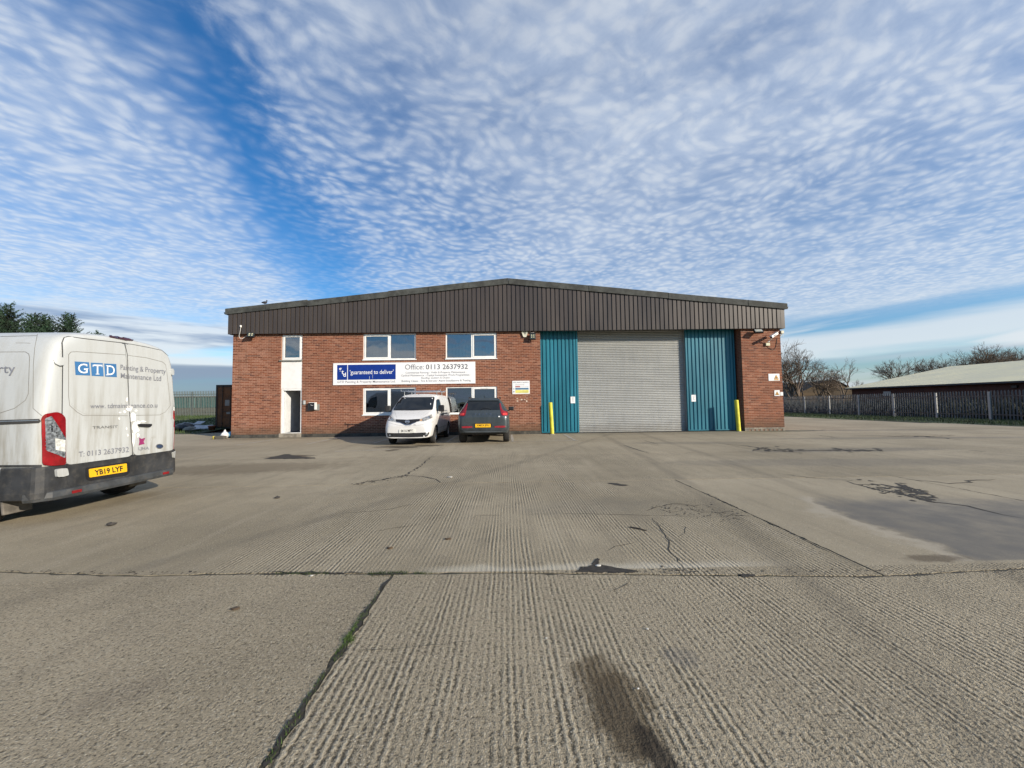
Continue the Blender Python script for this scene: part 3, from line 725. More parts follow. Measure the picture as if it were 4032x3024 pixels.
def brick_mesh(lst, ox=0, oy=0, oz=0):
    vs = []; fs = []
    for (xa, xb, za, zb) in lst:
        p = DW-rb.uniform(0, .0025); b = len(vs); e = .003
        q = DW+.03
        vs += [(xa, q, za), (xb, q, za), (xb, q, zb), (xa, q, zb), (xa+e, p, za+e), (xb-e, p, za+e), (xb-e, p, zb-e), (xa+e, p, zb-e)]
        fs += [(b+4, b+5, b+6, b+7), (b, b+1, b+5, b+4), (b+1, b+2, b+6, b+5), (b+2, b+3, b+7, b+6), (b+3, b, b+4, b+7)]
    return vs, fs
BL = bricks_for(XL, XO, OPEN); BR = bricks_for(XP, XR, [])
cand = sorted([q for q in BL if q[0] > -.44 and q[3] < 4.6 and .2135 > q[1]-q[0] > .2125], key=lambda q: (q[0]-.4)**2+(q[2]-2.2)**2*0.6)[:300]
cs = set(cand); rest = [q for q in BL if q not in cs]
def joined(name, lst, parent):
    vs, fs = brick_mesh(lst); o0 = org(parent)
    me = bpy.data.meshes.new(name); me.from_pydata([(v[0]-o0.x, v[1]-o0.y, v[2]-o0.z) for v in vs], [], fs); me.update()
    return obj(name, me, MAT['brick'], parent)
tag(joined('brickwork', rest, wl), kind='stuff'); tag(joined('brickwork', BR, wr), kind='stuff')
bme = None
for (xa, xb, za, zb) in cand:
    if bme is None:
        vs, fs = brick_mesh([(-.1065, .1065, -.0305, .0305)]); bme = bpy.data.meshes.new('brick'); bme.from_pydata([(v[0], v[1]-DW, v[2]) for v in vs], [], fs); bme.update()
    obj('brick', bme, MAT['brick'], wl, ((xa+xb)/2, DW, (za+zb)/2))
# reveals of the pier and jambs of openings
rbox('jamb', MAT['brickflat'], W, XP, XP+.10, DW+.032, DW+.55, 0.0, 4.96)
# plinth courses
pl = MB(); pl.box(XL-.004, -10.30, DW-.012, DW+.0, 0, ZB); pl.box(-9.29, XO-.002, DW-.012, DW, 0, ZB); pl.build('plinth', MAT['plinth'], W)
pr = MB()
for k in range(9): pr.box(XP+.004+k*.205, XP+.004+k*.205+.198, DW-.012, DW, .078, ZB-.004); pr.box(XP+.004+k*.205+(.1 if k else 0), XP+.004+k*.205+.198, DW-.012, DW, 0.0, .070)
pr.build('plinth', MAT['concstep'], W)
# side and back walls, floor slab inside
sw = MB(); sw.box(XL, XL+.22, DW+.245, BACK, 0, 5.55); sw.box(XP+.105, XR-.003, DW+.034, DW+.55, 0, 4.86); sw.box(XR-.22, XR-.003, DW+.555, BACK, 0, 5.55); sw.box(XL+.23, XR-.23, BACK-.22, BACK, 0, 5.5); sw.build('outer_wall', MAT['brickflat'], W)
# roof
rf = MB(); xm = (XL+XR)/2
for s in (-1, 1):
    xe = xm+s*((XR-XL)/2+.30); ze = roofz(xm+s*((XR-XL)/2+.12))-.10
    rf._add([(xm, DW-.05, 7.05), (xe, DW-.05, ze-.05), (xe, BACK+.1, ze-.05), (xm, BACK+.1, 7.05), (xm, DW-.05, 6.97), (xe, DW-.05, ze-.13), (xe, BACK+.1, ze-.13), (xm, BACK+.1, 6.97)],
            [(0,1,2,3), (7,6,5,4), (0,4,5,1), (1,5,6,2), (2,6,7,3)])
rf.build('roof', MAT['roof'], W)
gt = MB()
for s in (-1, 1):
    xe = xm+s*((XR-XL)/2+.20); z0 = 5.60
    prof = [(-.06, .10), (-.06, .02), (.0, -.03), (.07, -.01), (.11, .08), (.10, .085), (.06, .005), (.0, -.015), (-.045, .03), (-.045, .10)]
    gt.prism([(xe+s*p[0], DW-.19, z0+p[1]) for p in prof], (0, 30, 0))
gt.build('gutter', MAT['dark'], W)
# ribbed brown cladding in sheets one metre wide
CY = DW-.135; CZ = 4.69
def ribs(x0, x1, pitch, prof, yb, zlo, zhi):
    """prof: list of (t in pitch, depth)"""
    xs = []; k = 0
    while x0+k*pitch < x1-1e-6:
        for (t, d) in prof:
            x = x0+k*pitch+t*pitch
            if x <= x1+1e-6: xs.append((x, d))
        k += 1
    if xs[-1][0] < x1-1e-4: xs.append((x1, xs[-1][1]))
    mb = MB(); n = len(xs)
    vs = [(x, yb-d, zlo) for x, d in xs]+[(x, yb-d, zhi(x)) for x, d in xs]
    mb._add(vs, [(i, i+1, n+i+1, n+i) for i in range(n-1)])
    mb._add([(x, yb-d+.012, zlo) for x, d in xs]+[(x, yb-d, zlo) for x, d in xs], [(i, i+1, n+i+1, n+i) for i in range(n-1)])
    return mb
cprof = [(0.0, 0.0), (0.14, 0.0), (0.20, 0.042), (0.94, 0.042), (1.0, 0.0)]
cx0, cx1 = XL-.10, XR+.10
nsh = 25
for k in range(nsh):
    a = cx0+.17+k*(cx1-cx0-.34)/nsh; b_ = cx0+.17+(k+1)*(cx1-cx0-.34)/nsh
    mb = ribs(a, b_, (b_-a)/5, cprof, CY+(.002 if k % 2 else 0), CZ, lambda x: roofz(x)-.16)
    mb.build('cladding_sheet', MAT['clad'], W)
for s, xa, xb in ((-1, cx0-.012, cx0+.172), (1, cx1-.172, cx1+.012)):
    mb = MB(); mb.box(xa, xb, CY-.044, DW+.10, CZ-.01, 5.62); mb.build('corner_flashing', MAT['clad'], W)
mb = MB(); mb.box(cx0+.18, cx1-.18, CY+.006, DW+.02, CZ+.002, CZ+.02); mb.build('drip_flashing', MAT['clad'], W)
mb = MB(); mb._add([(XL, DW+.012, 4.84), (XR, DW+.012, 4.84), (XR, DW+.012, 5.55), (xm, DW+.012, 6.9), (XL, DW+.012, 5.55)], [(0,1,2,3,4)]); mb.build('gable_backing', MAT['mortar'], W)
# cement verge pieces
bx = [cx0-.13]
while bx[-1] < cx1: bx.append(bx[-1]+1.83)
bx[-1] = cx1+.13
rvv = random.Random(2)
for k in range(len(bx)-1):
    a, b_ = bx[k], bx[k+1]; dz = rvv.uniform(-.015, .018); yy = DW-.225-(.014 if k % 2 else 0)
    pts = [(a, b_)]
    if a < xm < b_: pts = [(a, xm), (xm, b_)]
    mb = MB()
    for (p, q) in pts:
        za, zb = roofz(p)+dz, roofz(q)+dz; hh = .275
        mb._add([(p+.002, yy, za-hh), (q-.002, yy, zb-hh), (q-.002, yy, zb-.02), (p+.002, yy, za-.02), (p+.002, yy+.03, za), (q-.002, yy+.03, zb), (q-.002, DW+.05, zb), (p+.002, DW+.05, za), (p+.002, yy+.035, za-hh), (q-.002, yy+.035, zb-hh)],
                [(0,1,2,3), (3,2,5,4), (4,5,6,7), (0,8,9,1), (0,3,4,7,8), (1,9,6,5,2)])
    mb.build('verge_board', MAT['verge'], W)

# windows
def window(x0, x1, z0, z1, mull, opener, name='window', sill=True, yb=DW+.035):
    fw = .055
    f = MB(); d = .07
    f.box(x0+.004, x1-.004, yb, yb+d, z0+.004, z0+fw); f.box(x0+.004, x1-.004, yb, yb+d, z1-fw, z1-.004)
    f.box(x0+.004, x0+fw, yb, yb+d, z0+fw, z1-fw); f.box(x1-fw, x1-.004, yb, yb+d, z0+fw, z1-fw)
    if mull: f.box(mull-.035, mull+.035, yb, yb+d, z0+fw, z1-fw)
    w = f.build(name, MAT['upvc'], W)
    lights = [(x0+fw, mull-.035 if mull else x1-fw, opener in ('l', 'both')), (mull+.035, x1-fw, opener == 'r')] if mull else [(x0+fw, x1-fw, True)]
    for (a, b_, op) in lights:
        la, lb, lz0, lz1 = a, b_, z0+fw, z1-fw
        if op:
            s = MB(); e = .062; ys = yb-.014
            for q in ((la, lb, lz0, lz0+e), (la, lb, lz1-e, lz1), (la, la+e, lz0+e, lz1-e), (lb-e, lb, lz0+e, lz1-e)): s.box(q[0]+.002, q[1]-.002, ys, ys+.05, q[2]+.002 if q[2] == lz0 else q[2], q[3]-.002 if q[3] == lz1 else q[3])
            s.build('sash', MAT['upvc'], w)
            la, lb, lz0, lz1 = la+e, lb-e, lz0+e, lz1-e
            v = MB(); v.bbox((la+lb)/2-.16, (la+lb)/2+.16, yb-.03, yb-.0145, lz1+.022, lz1+.048, .004); v.build('trickle_vent', MAT['whitep'], w)
        g = MB(); gs = .010
        for q in ((la, lb, lz0, lz0+gs), (la, lb, lz1-gs, lz1), (la, la+gs, lz0+gs, lz1-gs), (lb-gs, lb, lz0+gs, lz1-gs)): g.box(q[0], q[1], yb+.016, yb+.024, q[2], q[3])
        g.build('gasket', MAT['seal'], w)
        gl = MB(); gl.box(la+.003, lb-.003, yb+.025, yb+.031, lz0+.003, lz1-.003); gl.build('pane', MAT['glass'], w)
    if sill:
        sb = MB(); sb.bbox(x0-.03, x1+.03, DW-.045, yb-.002, z0-.035, z0+.006, .006); sb.build('sill', MAT['upvc'], w)
    # soffit and jamb returns
    return w
window(-6.542, -4.146, 3.47, 4.66, -5.332, 'l'); window(-2.785, -0.450, 3.47, 4.66, -1.585, 'r')
window(-6.542, -4.148, 0.965, 2.19, -5.332, 'l'); window(-2.780, -0.455, 0.965, 2.19, -1.585, 'r')
window(-10.222, -9.318, 3.50, 4.672, None, 'l', sill=False)
mb = MB(); mb.bbox(-10.32, -9.29, DW-.05, DW+.03, 3.445, 3.495, .006); mb.build('sill', M('grey_sill', (.20,.20,.17), .6), W)
# rooms behind the glass
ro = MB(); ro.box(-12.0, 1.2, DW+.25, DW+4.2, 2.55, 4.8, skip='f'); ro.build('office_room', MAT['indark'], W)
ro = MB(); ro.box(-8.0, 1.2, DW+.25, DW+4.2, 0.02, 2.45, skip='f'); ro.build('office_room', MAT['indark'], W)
mb = MB(); mb.box(-10.13, -9.86, DW+.36, DW+.40, 3.5, 4.66); mb.box(-9.86, -9.62, DW+1.2, DW+1.24, 3.5, 4.66); mb.build('curtain', MAT['inwall'], W)
bl = MB()
for x0_, x1_ in ((-6.45, -4.2), (-2.7, -.5)):
    n = 14
    for k in range(n):
        xa = x0_+(x1_-x0_)*k/n; bl.box(xa, xa+.11, DW+.55+.02*(k % 2), DW+.556+.02*(k % 2), 3.4, 4.72)
bl.build('blind', M('grey_blind', (.16,.18,.20), .9), W)
# white infill panel, door frame, door leaf, hallway
rbox('infill_panel', MAT['render'], W, -10.243, -9.302, DW+.02, DW+.06, 2.195, 3.443)
fr_ = MB(); yb = DW+.03
fr_.box(-10.231, -10.150, yb, yb+.08, 0.185, 2.19); fr_.box(-9.362, -9.300, yb, yb+.08, 0.185, 2.19); fr_.box(-10.150, -9.362, yb, yb+.08, 2.115, 2.19); fr_.build('door_frame', MAT['upvc'], W)
rbox('threshold', MAT['upvc'], W, -10.148, -9.364, DW+.035, DW+.085, 0.186, 0.215)
rbox('door_step', MAT['concstep'], W, -10.295, -9.295, DW-.03, DW+.245, 0.0, 0.184, b=.012)
dl = MB(); dl.box(-10.142, -10.098, DW+.115, DW+.90, 0.215, 2.10); dleaf = dl.build('door', MAT['greydoor'], W)
h = MB(); h.bbox(-10.096, -10.082, DW+.80, DW+.83, 1.10, 1.32, .004); h.tube([(-10.085, DW+.815, 1.22), (-10.04, DW+.815, 1.22), (-10.04, DW+.70, 1.22)], .009); h.build('handle', MAT['steel'], dleaf)
for zz_ in (.5, 1.2, 1.9):
    h = MB(); h.tube([(-10.150, DW+.100, zz_-.05), (-10.150, DW+.100, zz_+.05)], .011); h.build('hinge', MAT['whitep'], dleaf)
hw = MB(); hw.box(-10.30, -10.24, DW+.25, DW+3.0, .19, 2.45); hw.box(-8.4, -8.35, DW+.25, DW+3, .19, 2.45); hw.box(-10.24, -8.4, DW+2.2, DW+2.25, .19, 2.45); hw.box(-10.3, -8.35, DW+.25, DW+3, 2.451, 2.5); hw.build('hall_wall', MAT['inwall'], W)
hf = MB(); hf.box(-10.24, -8.4, DW+.25, DW+2.2, .12, .19); hf.build('hall_floor', MAT['carpet'], W)
sk = MB(); sk.box(-10.238, -8.41, DW+2.185, DW+2.198, .191, .30); sk.build('skirting', MAT['upvc'], W)
# recessed teal panels, shutter
RY = DW+.40
tprof = [(0.0, 0.0), (0.22, 0.0), (0.32, 0.035), (0.84, 0.035), (0.94, 0.0), (1.0, 0.0)]
def teal_panel(x0, x1, nrib):
    t = MB(); t.box(x0, x0+.07, RY-.05, RY+.04, .02, 4.96); t.box(x1-.07, x1, RY-.05, RY+.04, .02, 4.96); t.box(x0+.07, x1-.07, RY-.03, RY+.04, .02, .065)
    fr2 = t.build('panel_frame', MAT['teal'], W)
    n2 = nrib//3
    for k in range(3):
        a = x0+.072+(x1-x0-.144)*k/3; b2 = x0+.072+(x1-x0-.144)*(k+1)/3
        ribs(a, b2, (b2-a)/max(2, n2), tprof, RY, .066, lambda x: 4.96).build('teal_sheet', MAT['teal'], fr2)
    return fr2
teal_panel(XO+.012, 3.335, 9); teal_panel(8.42, 10.74, 12)
SY = RY+.16
sh = MB(); sh.box(3.30, 3.345, RY+.045, SY+.06, 0, 4.95); sh.box(8.41, 8.455, RY+.045, SY+.06, 0, 4.95)
shut = sh.build('roller_shutter', MAT['steel'], W)
n = 60; hs_ = 4.89/n
smb = MB(); pr_ = [(0, 0.0), (.10, .004), (.16, -.014), (.34, -.030), (.5, -.036), (.68, -.030), (.86, -.012), (.94, .004), (1.0, 0.0)]
smb._add([(xx, SY+d, t*hs_) for t, d in pr_ for xx in (3.346, 8.409)], [(2*i, 2*i+1, 2*i+3, 2*i+2) for i in range(len(pr_)-1)], smooth=False)
sl0 = None
for k in range(n):
    if sl0 is None:
        sl0 = bpy.data.meshes.new('shutter_slat'); sl0.from_pydata([(v[0]-5.8775, v[1]-SY, v[2]) for v in smb.v], [], smb.f); sl0.update()
    obj('shutter_slat', sl0, MAT['steel'], shut, (5.8775, SY, .055+k*hs_))
mb = MB(); mb.box(3.346, 8.409, SY-.03, SY+.02, .006, .055); mb.build('bottom_rail', MAT['steel'], shut)
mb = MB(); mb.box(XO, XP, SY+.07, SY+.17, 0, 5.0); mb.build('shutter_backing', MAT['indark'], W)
mb = MB(); mb.box(XO+.01, XP-.01, DW+.03, SY+.065, 4.965, 5.0); mb.build('lintel', MAT['dark'], W)
# pale pockmarks below the notice
pk = MB(); rp = random.Random(4)
for (x, z_, r_) in ((.46, 1.62, .035), (.47, 1.50, .045), (.655, 1.565, .05), (.80, 1.575, .035), (.885, 1.50, .045), (.90, 1.63, .022)):
    pk._add([(x+math.cos(a*PI/4)*r_*rp.uniform(.6, 1.1), DW-.0045, z_+math.sin(a*PI/4)*r_*rp.uniform(.6, 1)) for a in range(8)], [tuple(range(8))])
pk.build('plaster_spot', M('pale_plaster', (.62,.50,.40), .9), W)

# ------------------------------------------------------------------ things on the wall
def flat_text(parent, name, s, x0, x1, z0, z1, y, mat, bold=0.0, spacing=1.0, keep=False):
    vs, fs = textfit(s, x0, x1, z0, z1, bold, spacing, keep); mb = MB(); mb._add([(x, y, z) for x, z in vs], fs); return mb.build(name, mat, parent)
S = thing('office_sign', (-4.66, DW-.03, 2.33), 'long white company sign with blue panel and phone number', 'sign')
SYF = DW-.030
b = MB(); b.bbox(-7.882, -1.436, SYF, DW-.004, 2.331, 3.328, .004); board = b.build('board', MAT['signw'], S)
b = MB(); b.box(-7.70, -7.246, SYF-.003, SYF, 2.565, 3.248); b.box(-7.212, -5.052, SYF-.003, SYF, 2.565, 3.248); b.build('blue_panel', MAT['blue'], S)
T = [("'guaranteed to deliver'", -7.12, -5.15, 2.755, 3.01, 'signw', .004), ('GTD Painting & Property Maintenance Ltd.', -7.68, -5.055, 2.395, 2.52, 'grey1', .003),
     ('Office:', -4.63, -3.77, 3.0, 3.235, 'grey1', 0), ('0113 2637932', -3.68, -1.775, 2.995, 3.225, 'grey2', .004),
     ('Commercial Painting - Voids & Property Maintenance -', -4.60, -1.83, 2.79, 2.90, 'grey1', 0), ('Cyclical Maintenance - Capital Investment Work Programmes -', -4.80, -1.63, 2.665, 2.775, 'grey1', 0),
     ('Roofing, Gutters & Drains -', -3.88, -2.53, 2.545, 2.655, 'grey1', 0), ('Building Cleans - Fire & Intruder Alarm Installations & Testing', -4.78, -1.65, 2.405, 2.525, 'grey1', 0)]
for (s_, a, b_, z0, z1, mk, bo) in T: flat_text(S, 'lettering', s_, a, b_, z0, z1, SYF-.006, MAT[mk], bo)
for (s_, a, b_, z0, z1) in (('g', -7.62, -7.50, 2.93, 3.11), ('t', -7.50, -7.40, 2.82, 3.0), ('d', -7.425, -7.30, 2.71, 2.90)): flat_text(S, 'lettering', s_, a, b_, z0, z1, SYF-.006, MAT['signw'], .02)
b = MB(); b.box(-6.24, -6.23, SYF-.0045, SYF-.003, 2.57, 2.72); b.box(-6.10, -6.092, SYF-.0045, SYF-.003, 2.62, 2.80); b.build('scratch', MAT['signw'], S)

Nn = thing('safety_notice', (.636, DW-.02, 1.82), 'white site safety notice with blue and yellow bands', 'sign')
b = MB(); b.bbox(.239, 1.033, DW-.018, DW-.004, 1.823, 2.426, .012); b.build('board', MAT['signw'], Nn)
y = DW-.021
for (a, b_, z0, z1, mk) in ((.38, .60, 2.13, 2.185, 'red'), (.38, .985, 2.02, 2.10, 'mblue'), (.38, .985, 1.87, 2.005, 'syel')):
    m_ = MB(); m_.box(a, b_, y, DW-.018, z0, z1); m_.build('colour_band', MAT[mk], Nn)
flat_text(Nn, 'lettering', 'SITE SAFETY NOTICE', .29, .985, 2.325, 2.375, y-.002, MAT['grey1'], .01)
m_ = MB(); m_.box(.38, .80, y, DW-.018, 2.262, 2.272); m_.box(.38, .80, y, DW-.018, 2.225, 2.235); m_.box(.62, .985, y, DW-.018, 2.155, 2.163); m_.box(.42, .93, y-.003, y-.001, 2.05, 2.062); m_.box(.60, .76, y-.003, y-.001, 1.95, 1.965); m_.box(.42, .95, y-.003, y-.001, 1.90, 1.915); m_.build('text_line', MAT['grey1'], Nn)
m_ = MB(); m_.lathe([(.032, -.001), (.032, .002), (.018, .002), (.018, -.001)], (.31, y, 2.06), 'Y', 12); m_.build('symbol', MAT['mblue'], Nn)
m_ = MB(); m_.prism([(.272, y, 1.905), (.352, y, 1.905), (.312, y, 1.975)], (0, -.002, 0)); m_.build('symbol', MAT['grey2'], Nn)

A = thing('alarm_box', (.84, DW-.06, 4.4), 'cream burglar alarm box lettered Ti above the brick wall', 'alarm')
m_ = MB(); pts = [(.715, 4.70), (.965, 4.71), (.985, 4.66), (.93, 4.46), (.895, 4.425), (.80, 4.425), (.765, 4.46), (.70, 4.655)]
m_.prism([(x, DW-.075, z) for x, z in pts], (0, .072, 0)); m_.build('case', M('cream_plastic', (.70,.69,.55), .4), A)
flat_text(A, 'lettering', 'Ti', .775, .905, 4.545, 4.67, DW-.0775, MAT['black'], .045)
m_ = MB(); m_.box(.80, .89, DW-.0775, DW-.0755, 4.485, 4.492); m_.box(.81, .88, DW-.0775, DW-.0755, 4.462, 4.468); m_.build('text_line', MAT['grey1'], A)

def cable(name, pts, r, mat, parent=None, n=6):
    P = []
    pts = [Vector(p) for p in pts]
    for i in range(len(pts)-1):
        p0, p1, p2, p3 = pts[max(i-1, 0)], pts[i], pts[i+1], pts[min(i+2, len(pts)-1)]
        for k in range(5):
            t = k/5; P.append(.5*((2*p1)+(-p0+p2)*t+(2*p0-5*p1+4*p2-p3)*t*t+(-p0+3*p1-3*p2+p3)*t**3))
    P.append(pts[-1]); mb = MB(); mb.tube(P, r, n); return mb.build(name, mat, parent)
lens = M('lamp_glass', (.045,.06,.055), .25, var=.3, vs=20, spec=.5)
def floodlight(cx, cz, w, h, tilt, yaw, label, off=.17, wire=None, face=None):
    F = thing('floodlight', (cx, DW, cz), label, 'floodlight')
    R = Matrix.Translation((cx, DW-off, cz)) @ Matrix.Rotation(yaw, 4, 'Z') @ Matrix.Rotation(tilt, 4, 'X')
    mb = MB(); mb.bbox(-w/2, w/2, -.035, .05, -h/2, h/2, .012, M=R); hsg = mb.build('housing', MAT['dark'], F)
    mb = MB(); mb.bbox(-w/2+.03, w/2-.03, -.041, -.034, -h/2+.03, h/2-.03, .003, M=R); mb.build('lens', face or lens, F)
    mb = MB()
    for k in range(4):
        t = -w*.18+(k % 2)*w*.36; u = -h*.16+(k//2)*h*.32; mb.bbox(t-.025, t+.025, -.0435, -.0405, u-.025, u+.025, .001, M=R)
    mb.build('lamp_chip', M('chip', (.55,.52,.35), .4), F)
    mb = MB(); a = R @ Vector((0, .05, 0)); mb.tube([a, (cx, DW-.004, cz+.01)], .016); mb.bbox(cx-.05, cx+.05, DW-.02, DW-.003, cz-.05, cz+.07, .004); mb.build('bracket', MAT['dark'], F)
    if wire: cable('wire', wire, .008, MAT['whitep'], F)
    return F
f1 = floodlight(-11.50, 4.63, .30, .25, math.radians(-28), math.radians(14), 'black floodlight on the brick corner beside a looped white cable', off=.20, wire=[(-11.97, CY-.05, 4.99), (-12.0, CY-.06, 4.75), (-12.04, CY-.05, 4.58), (-11.95, DW-.15, 4.47), (-11.84, DW-.12, 4.55), (-11.72, DW-.10, 4.63), (-11.6, DW-.12, 4.63)])
mb = MB(); mb.lathe([(0, .05), (.035, .045), (.04, .0), (.03, -.05), (.02, -.06), (0, -.06)], (-11.965, CY-.065, 5.03), 'Z', 12); mb.build('light_sensor', MAT['whitep'], f1)
floodlight(1.197, 4.43, .27, .30, math.radians(-14), 0, 'square black floodlight next to the cream alarm box', off=.16, wire=[(1.0, DW-.05, 4.64), (1.02, DW-.06, 4.74), (1.1, DW-.06, 4.66), (1.19, DW-.08, 4.62), (1.27, DW-.08, 4.64), (1.38, DW-.06, 4.70), (1.34, DW-.05, 4.76)])
floodlight(11.52, 4.55, .36, .25, math.radians(-50), math.radians(-10), 'tilted black floodlight on the brick pier under the cladding', off=.24, face=M('pale_lens', (.45,.47,.44), .3))

C = thing('security_camera', (12.05, DW, 3.95), 'white bullet security camera angled down on the brick pier', 'camera')
mb = MB(); mb.bbox(11.965, 12.145, DW-.075, DW-.003, 3.90, 4.03, .008); mb.build('junction_box', M('cream_box', (.60,.60,.42), .5), C)
ax = Vector((-.80, -.30, -.42)).normalized(); q = ax.to_track_quat('Y', 'Z').to_matrix().to_4x4()
R = Matrix.Translation((12.16, DW-.34, 4.33)) @ q
mb = MB(); mb.bbox(-.055, .055, -.25, .22, -.05, .055, .022, M=R); mb.build('body', MAT['whitep'], C)
mb = MB(); mb.bbox(-.065, .065, -.28, .27, .057, .066, .003, M=R); mb.build('sun_shield', MAT['whitep'], C)
mb = MB(); mb.bbox(-.042, .042, .221, .226, -.042, .042, .002, M=R); mb.build('lens', MAT['dark'], C)
mb = MB(); mb.bbox(-.067, -.0655, -.05, .10, -.02, .03, .0002, M=R); mb.bbox(.056, .0575, -.05, .10, -.02, .03, .0002, M=R); mb.build('mark', MAT['grey1'], C)
mb = MB(); mb.tube([(12.05, DW-.05, 4.03), (12.06, DW-.12, 4.10), (12.10, DW-.25, 4.20), R @ Vector((0, .02, -.05))], .018); mb.lathe([(0, -.02), (.035, -.02), (.035, .02), (0, .02)], (12.06, DW-.10, 4.075), 'Z', 10); mb.build('arm', MAT['whitep'], C)
cable('cable', [(12.08, DW-.03, 3.90), (12.16, DW-.02, 3.78), (12.30, DW-.015, 3.72), (12.42, DW-.012, 3.80), (12.49, DW-.012, 4.0), (12.52, DW-.012, 4.25)], .009, MAT['dark'], C)
C2 = thing('motion_sensor', (12.70, DW+.1, 4.45), 'cream sensor box sticking out at the brick pier corner', 'sensor')
mb = MB(); mb.bbox(12.70, 12.84, DW-.06, DW+.10, 4.46, 4.60, .02); mb.tube([(12.77, DW+.02, 4.46), (12.74, DW+.02, 4.38), (12.697, DW+.03, 4.33)], .02); mb.build('case', M('cream_case', (.62,.60,.47), .5), C2)
cable('wire', [(12.80, DW, 4.47), (12.83, DW, 4.36), (12.78, DW, 4.25), (12.70, DW-.004, 4.24)], .006, MAT['whitep'], C2)

# warning signs on the pier
def warn(x0, x1, z0, z1, tri, label, name='warning_sign'):
    t = thing(name, ((x0+x1)/2, DW, z0), label, 'sign')
    mb = MB(); mb.bbox(x0, x1, DW-.016, DW-.004, z0, z1, .003); mb.build('board', MAT['signw'], t)
    yy = DW-.018
    if tri:
        cx, zb, s_ = tri
        mb = MB(); mb.prism([(cx-s_/2, yy, zb), (cx+s_/2, yy, zb), (cx, yy, zb+s_*.88)], (0, -.001, 0)); mb.build('triangle_border', MAT['black'], t)
        k = .82; mb = MB(); mb.prism([(cx-s_*k/2, yy-.002, zb+s_*.06), (cx+s_*k/2, yy-.002, zb+s_*.06), (cx, yy-.002, zb+s_*.06+s_*.88*k)], (0, -.001, 0)); mb.build('triangle', MAT['amber'], t)
        mb = MB(); mb.prism([(cx-s_*.12, yy-.004, zb+s_*.12), (cx+s_*.14, yy-.004, zb+s_*.12), (cx+s_*.10, yy-.004, zb+s_*.26), (cx+.0, yy-.004, zb+s_*.30), (cx-s_*.04, yy-.004, zb+s_*.42), (cx-s_*.09, yy-.004, zb+s_*.40)], (0, -.001, 0)); mb.build('pictogram', MAT['black'], t)
    return t
t = warn(12.045, 12.558, 2.283, 2.602, (12.40, 2.37, .215), 'wide white warning sign with amber triangle on the pier')
mb = MB(); mb.box(12.30, 12.50, DW-.019, DW-.0165, 2.305, 2.355); mb.build('caption_band', MAT['amber'], t)
warn(12.283, 12.533, 1.577, 1.846, (12.408, 1.62, .20), 'square white warning sign with amber triangle, below the wide one')
t = warn(12.555, 12.685, 1.593, 1.755, None, 'small white card notice at the very corner of the pier', 'card_notice')
mb = MB()
for k in range(5): mb.box(12.585, 12.66, DW-.0185, DW-.0165, 1.62+k*.025, 1.625+k*.025)
mb.build('text_line', M('faint_print', (.6,.6,.6), .5), t)
def paper(x0, x1, z0, z1, label, seed):
    yp = RY-.039
    t = thing('paper_notice', ((x0+x1)/2, yp, z0), label, 'notice')
    mb = MB(); mb.box(x0, x1, yp-.003, yp-.0005, z0, z1); mb.build('sheet', MAT['signw'], t)
    r_ = random.Random(seed); mb = MB()
    for k in range(8):
        zc = z1-.05-k*.026; a = x0+.06+r_.uniform(0, .03); mb.box(a, a+r_.uniform(.04, .09), yp-.0042, yp-.0032, zc, zc+.012)
    mb.build('text_line', MAT['grey1'], t)
paper(2.955, 3.165, 1.37, 1.675, 'white paper notice taped to the teal panel left of the shutter', 1)
paper(8.62, 8.825, 1.372, 1.687, 'white paper notice taped to the teal panel right of the shutter', 2)

# letter box, intercom
L = thing('post_box', (-8.75, DW, 1.2), 'black metal post box on a grey backing plate beside the door', 'post box')
mb = MB(); mb.box(-9.0, -8.485, DW-.022, DW-.004, 1.20, 1.48); mb.build('backing_plate', M('grey_plate', (.22,.22,.20), .7), L)
mb = MB(); mb.bbox(-8.915, -8.655, DW-.15, DW-.022, 1.235, 1.545, .006); mb.build('box', MAT['dark'], L)
mb = MB(); mb.box(-8.905, -8.60, DW-.145, DW-.022, 1.547, 1.566); mb.box(-8.653, -8.60, DW-.145, DW-.022, 1.24, 1.546); mb.build('trim', MAT['whitep'], L)
mb = MB(); mb.box(-8.79, -8.70, DW-.1515, DW-.1502, 1.425, 1.437); mb.box(-8.81, -8.795, DW-.1515, DW-.1502, 1.44, 1.47); mb.build('label_mark', MAT['signw'], L)
K = thing('entry_keypad', (-9.17, DW, 1.46), 'small grey and white door entry unit beside the doorway', 'intercom')
mb = MB(); mb.bbox(-9.237, -9.102, DW-.028, DW-.004, 1.465, 1.668, .006); mb.build('surround', MAT['dark'], K)
mb = MB(); mb.bbox(-9.222, -9.145, DW-.045, DW-.0285, 1.478, 1.656, .006); mb.build('face', MAT['steel'], K)
mb = MB(); mb.bbox(-9.143, -9.114, DW-.045, DW-.0285, 1.478, 1.656, .006); mb.build('button_strip', MAT['whitep'], K)
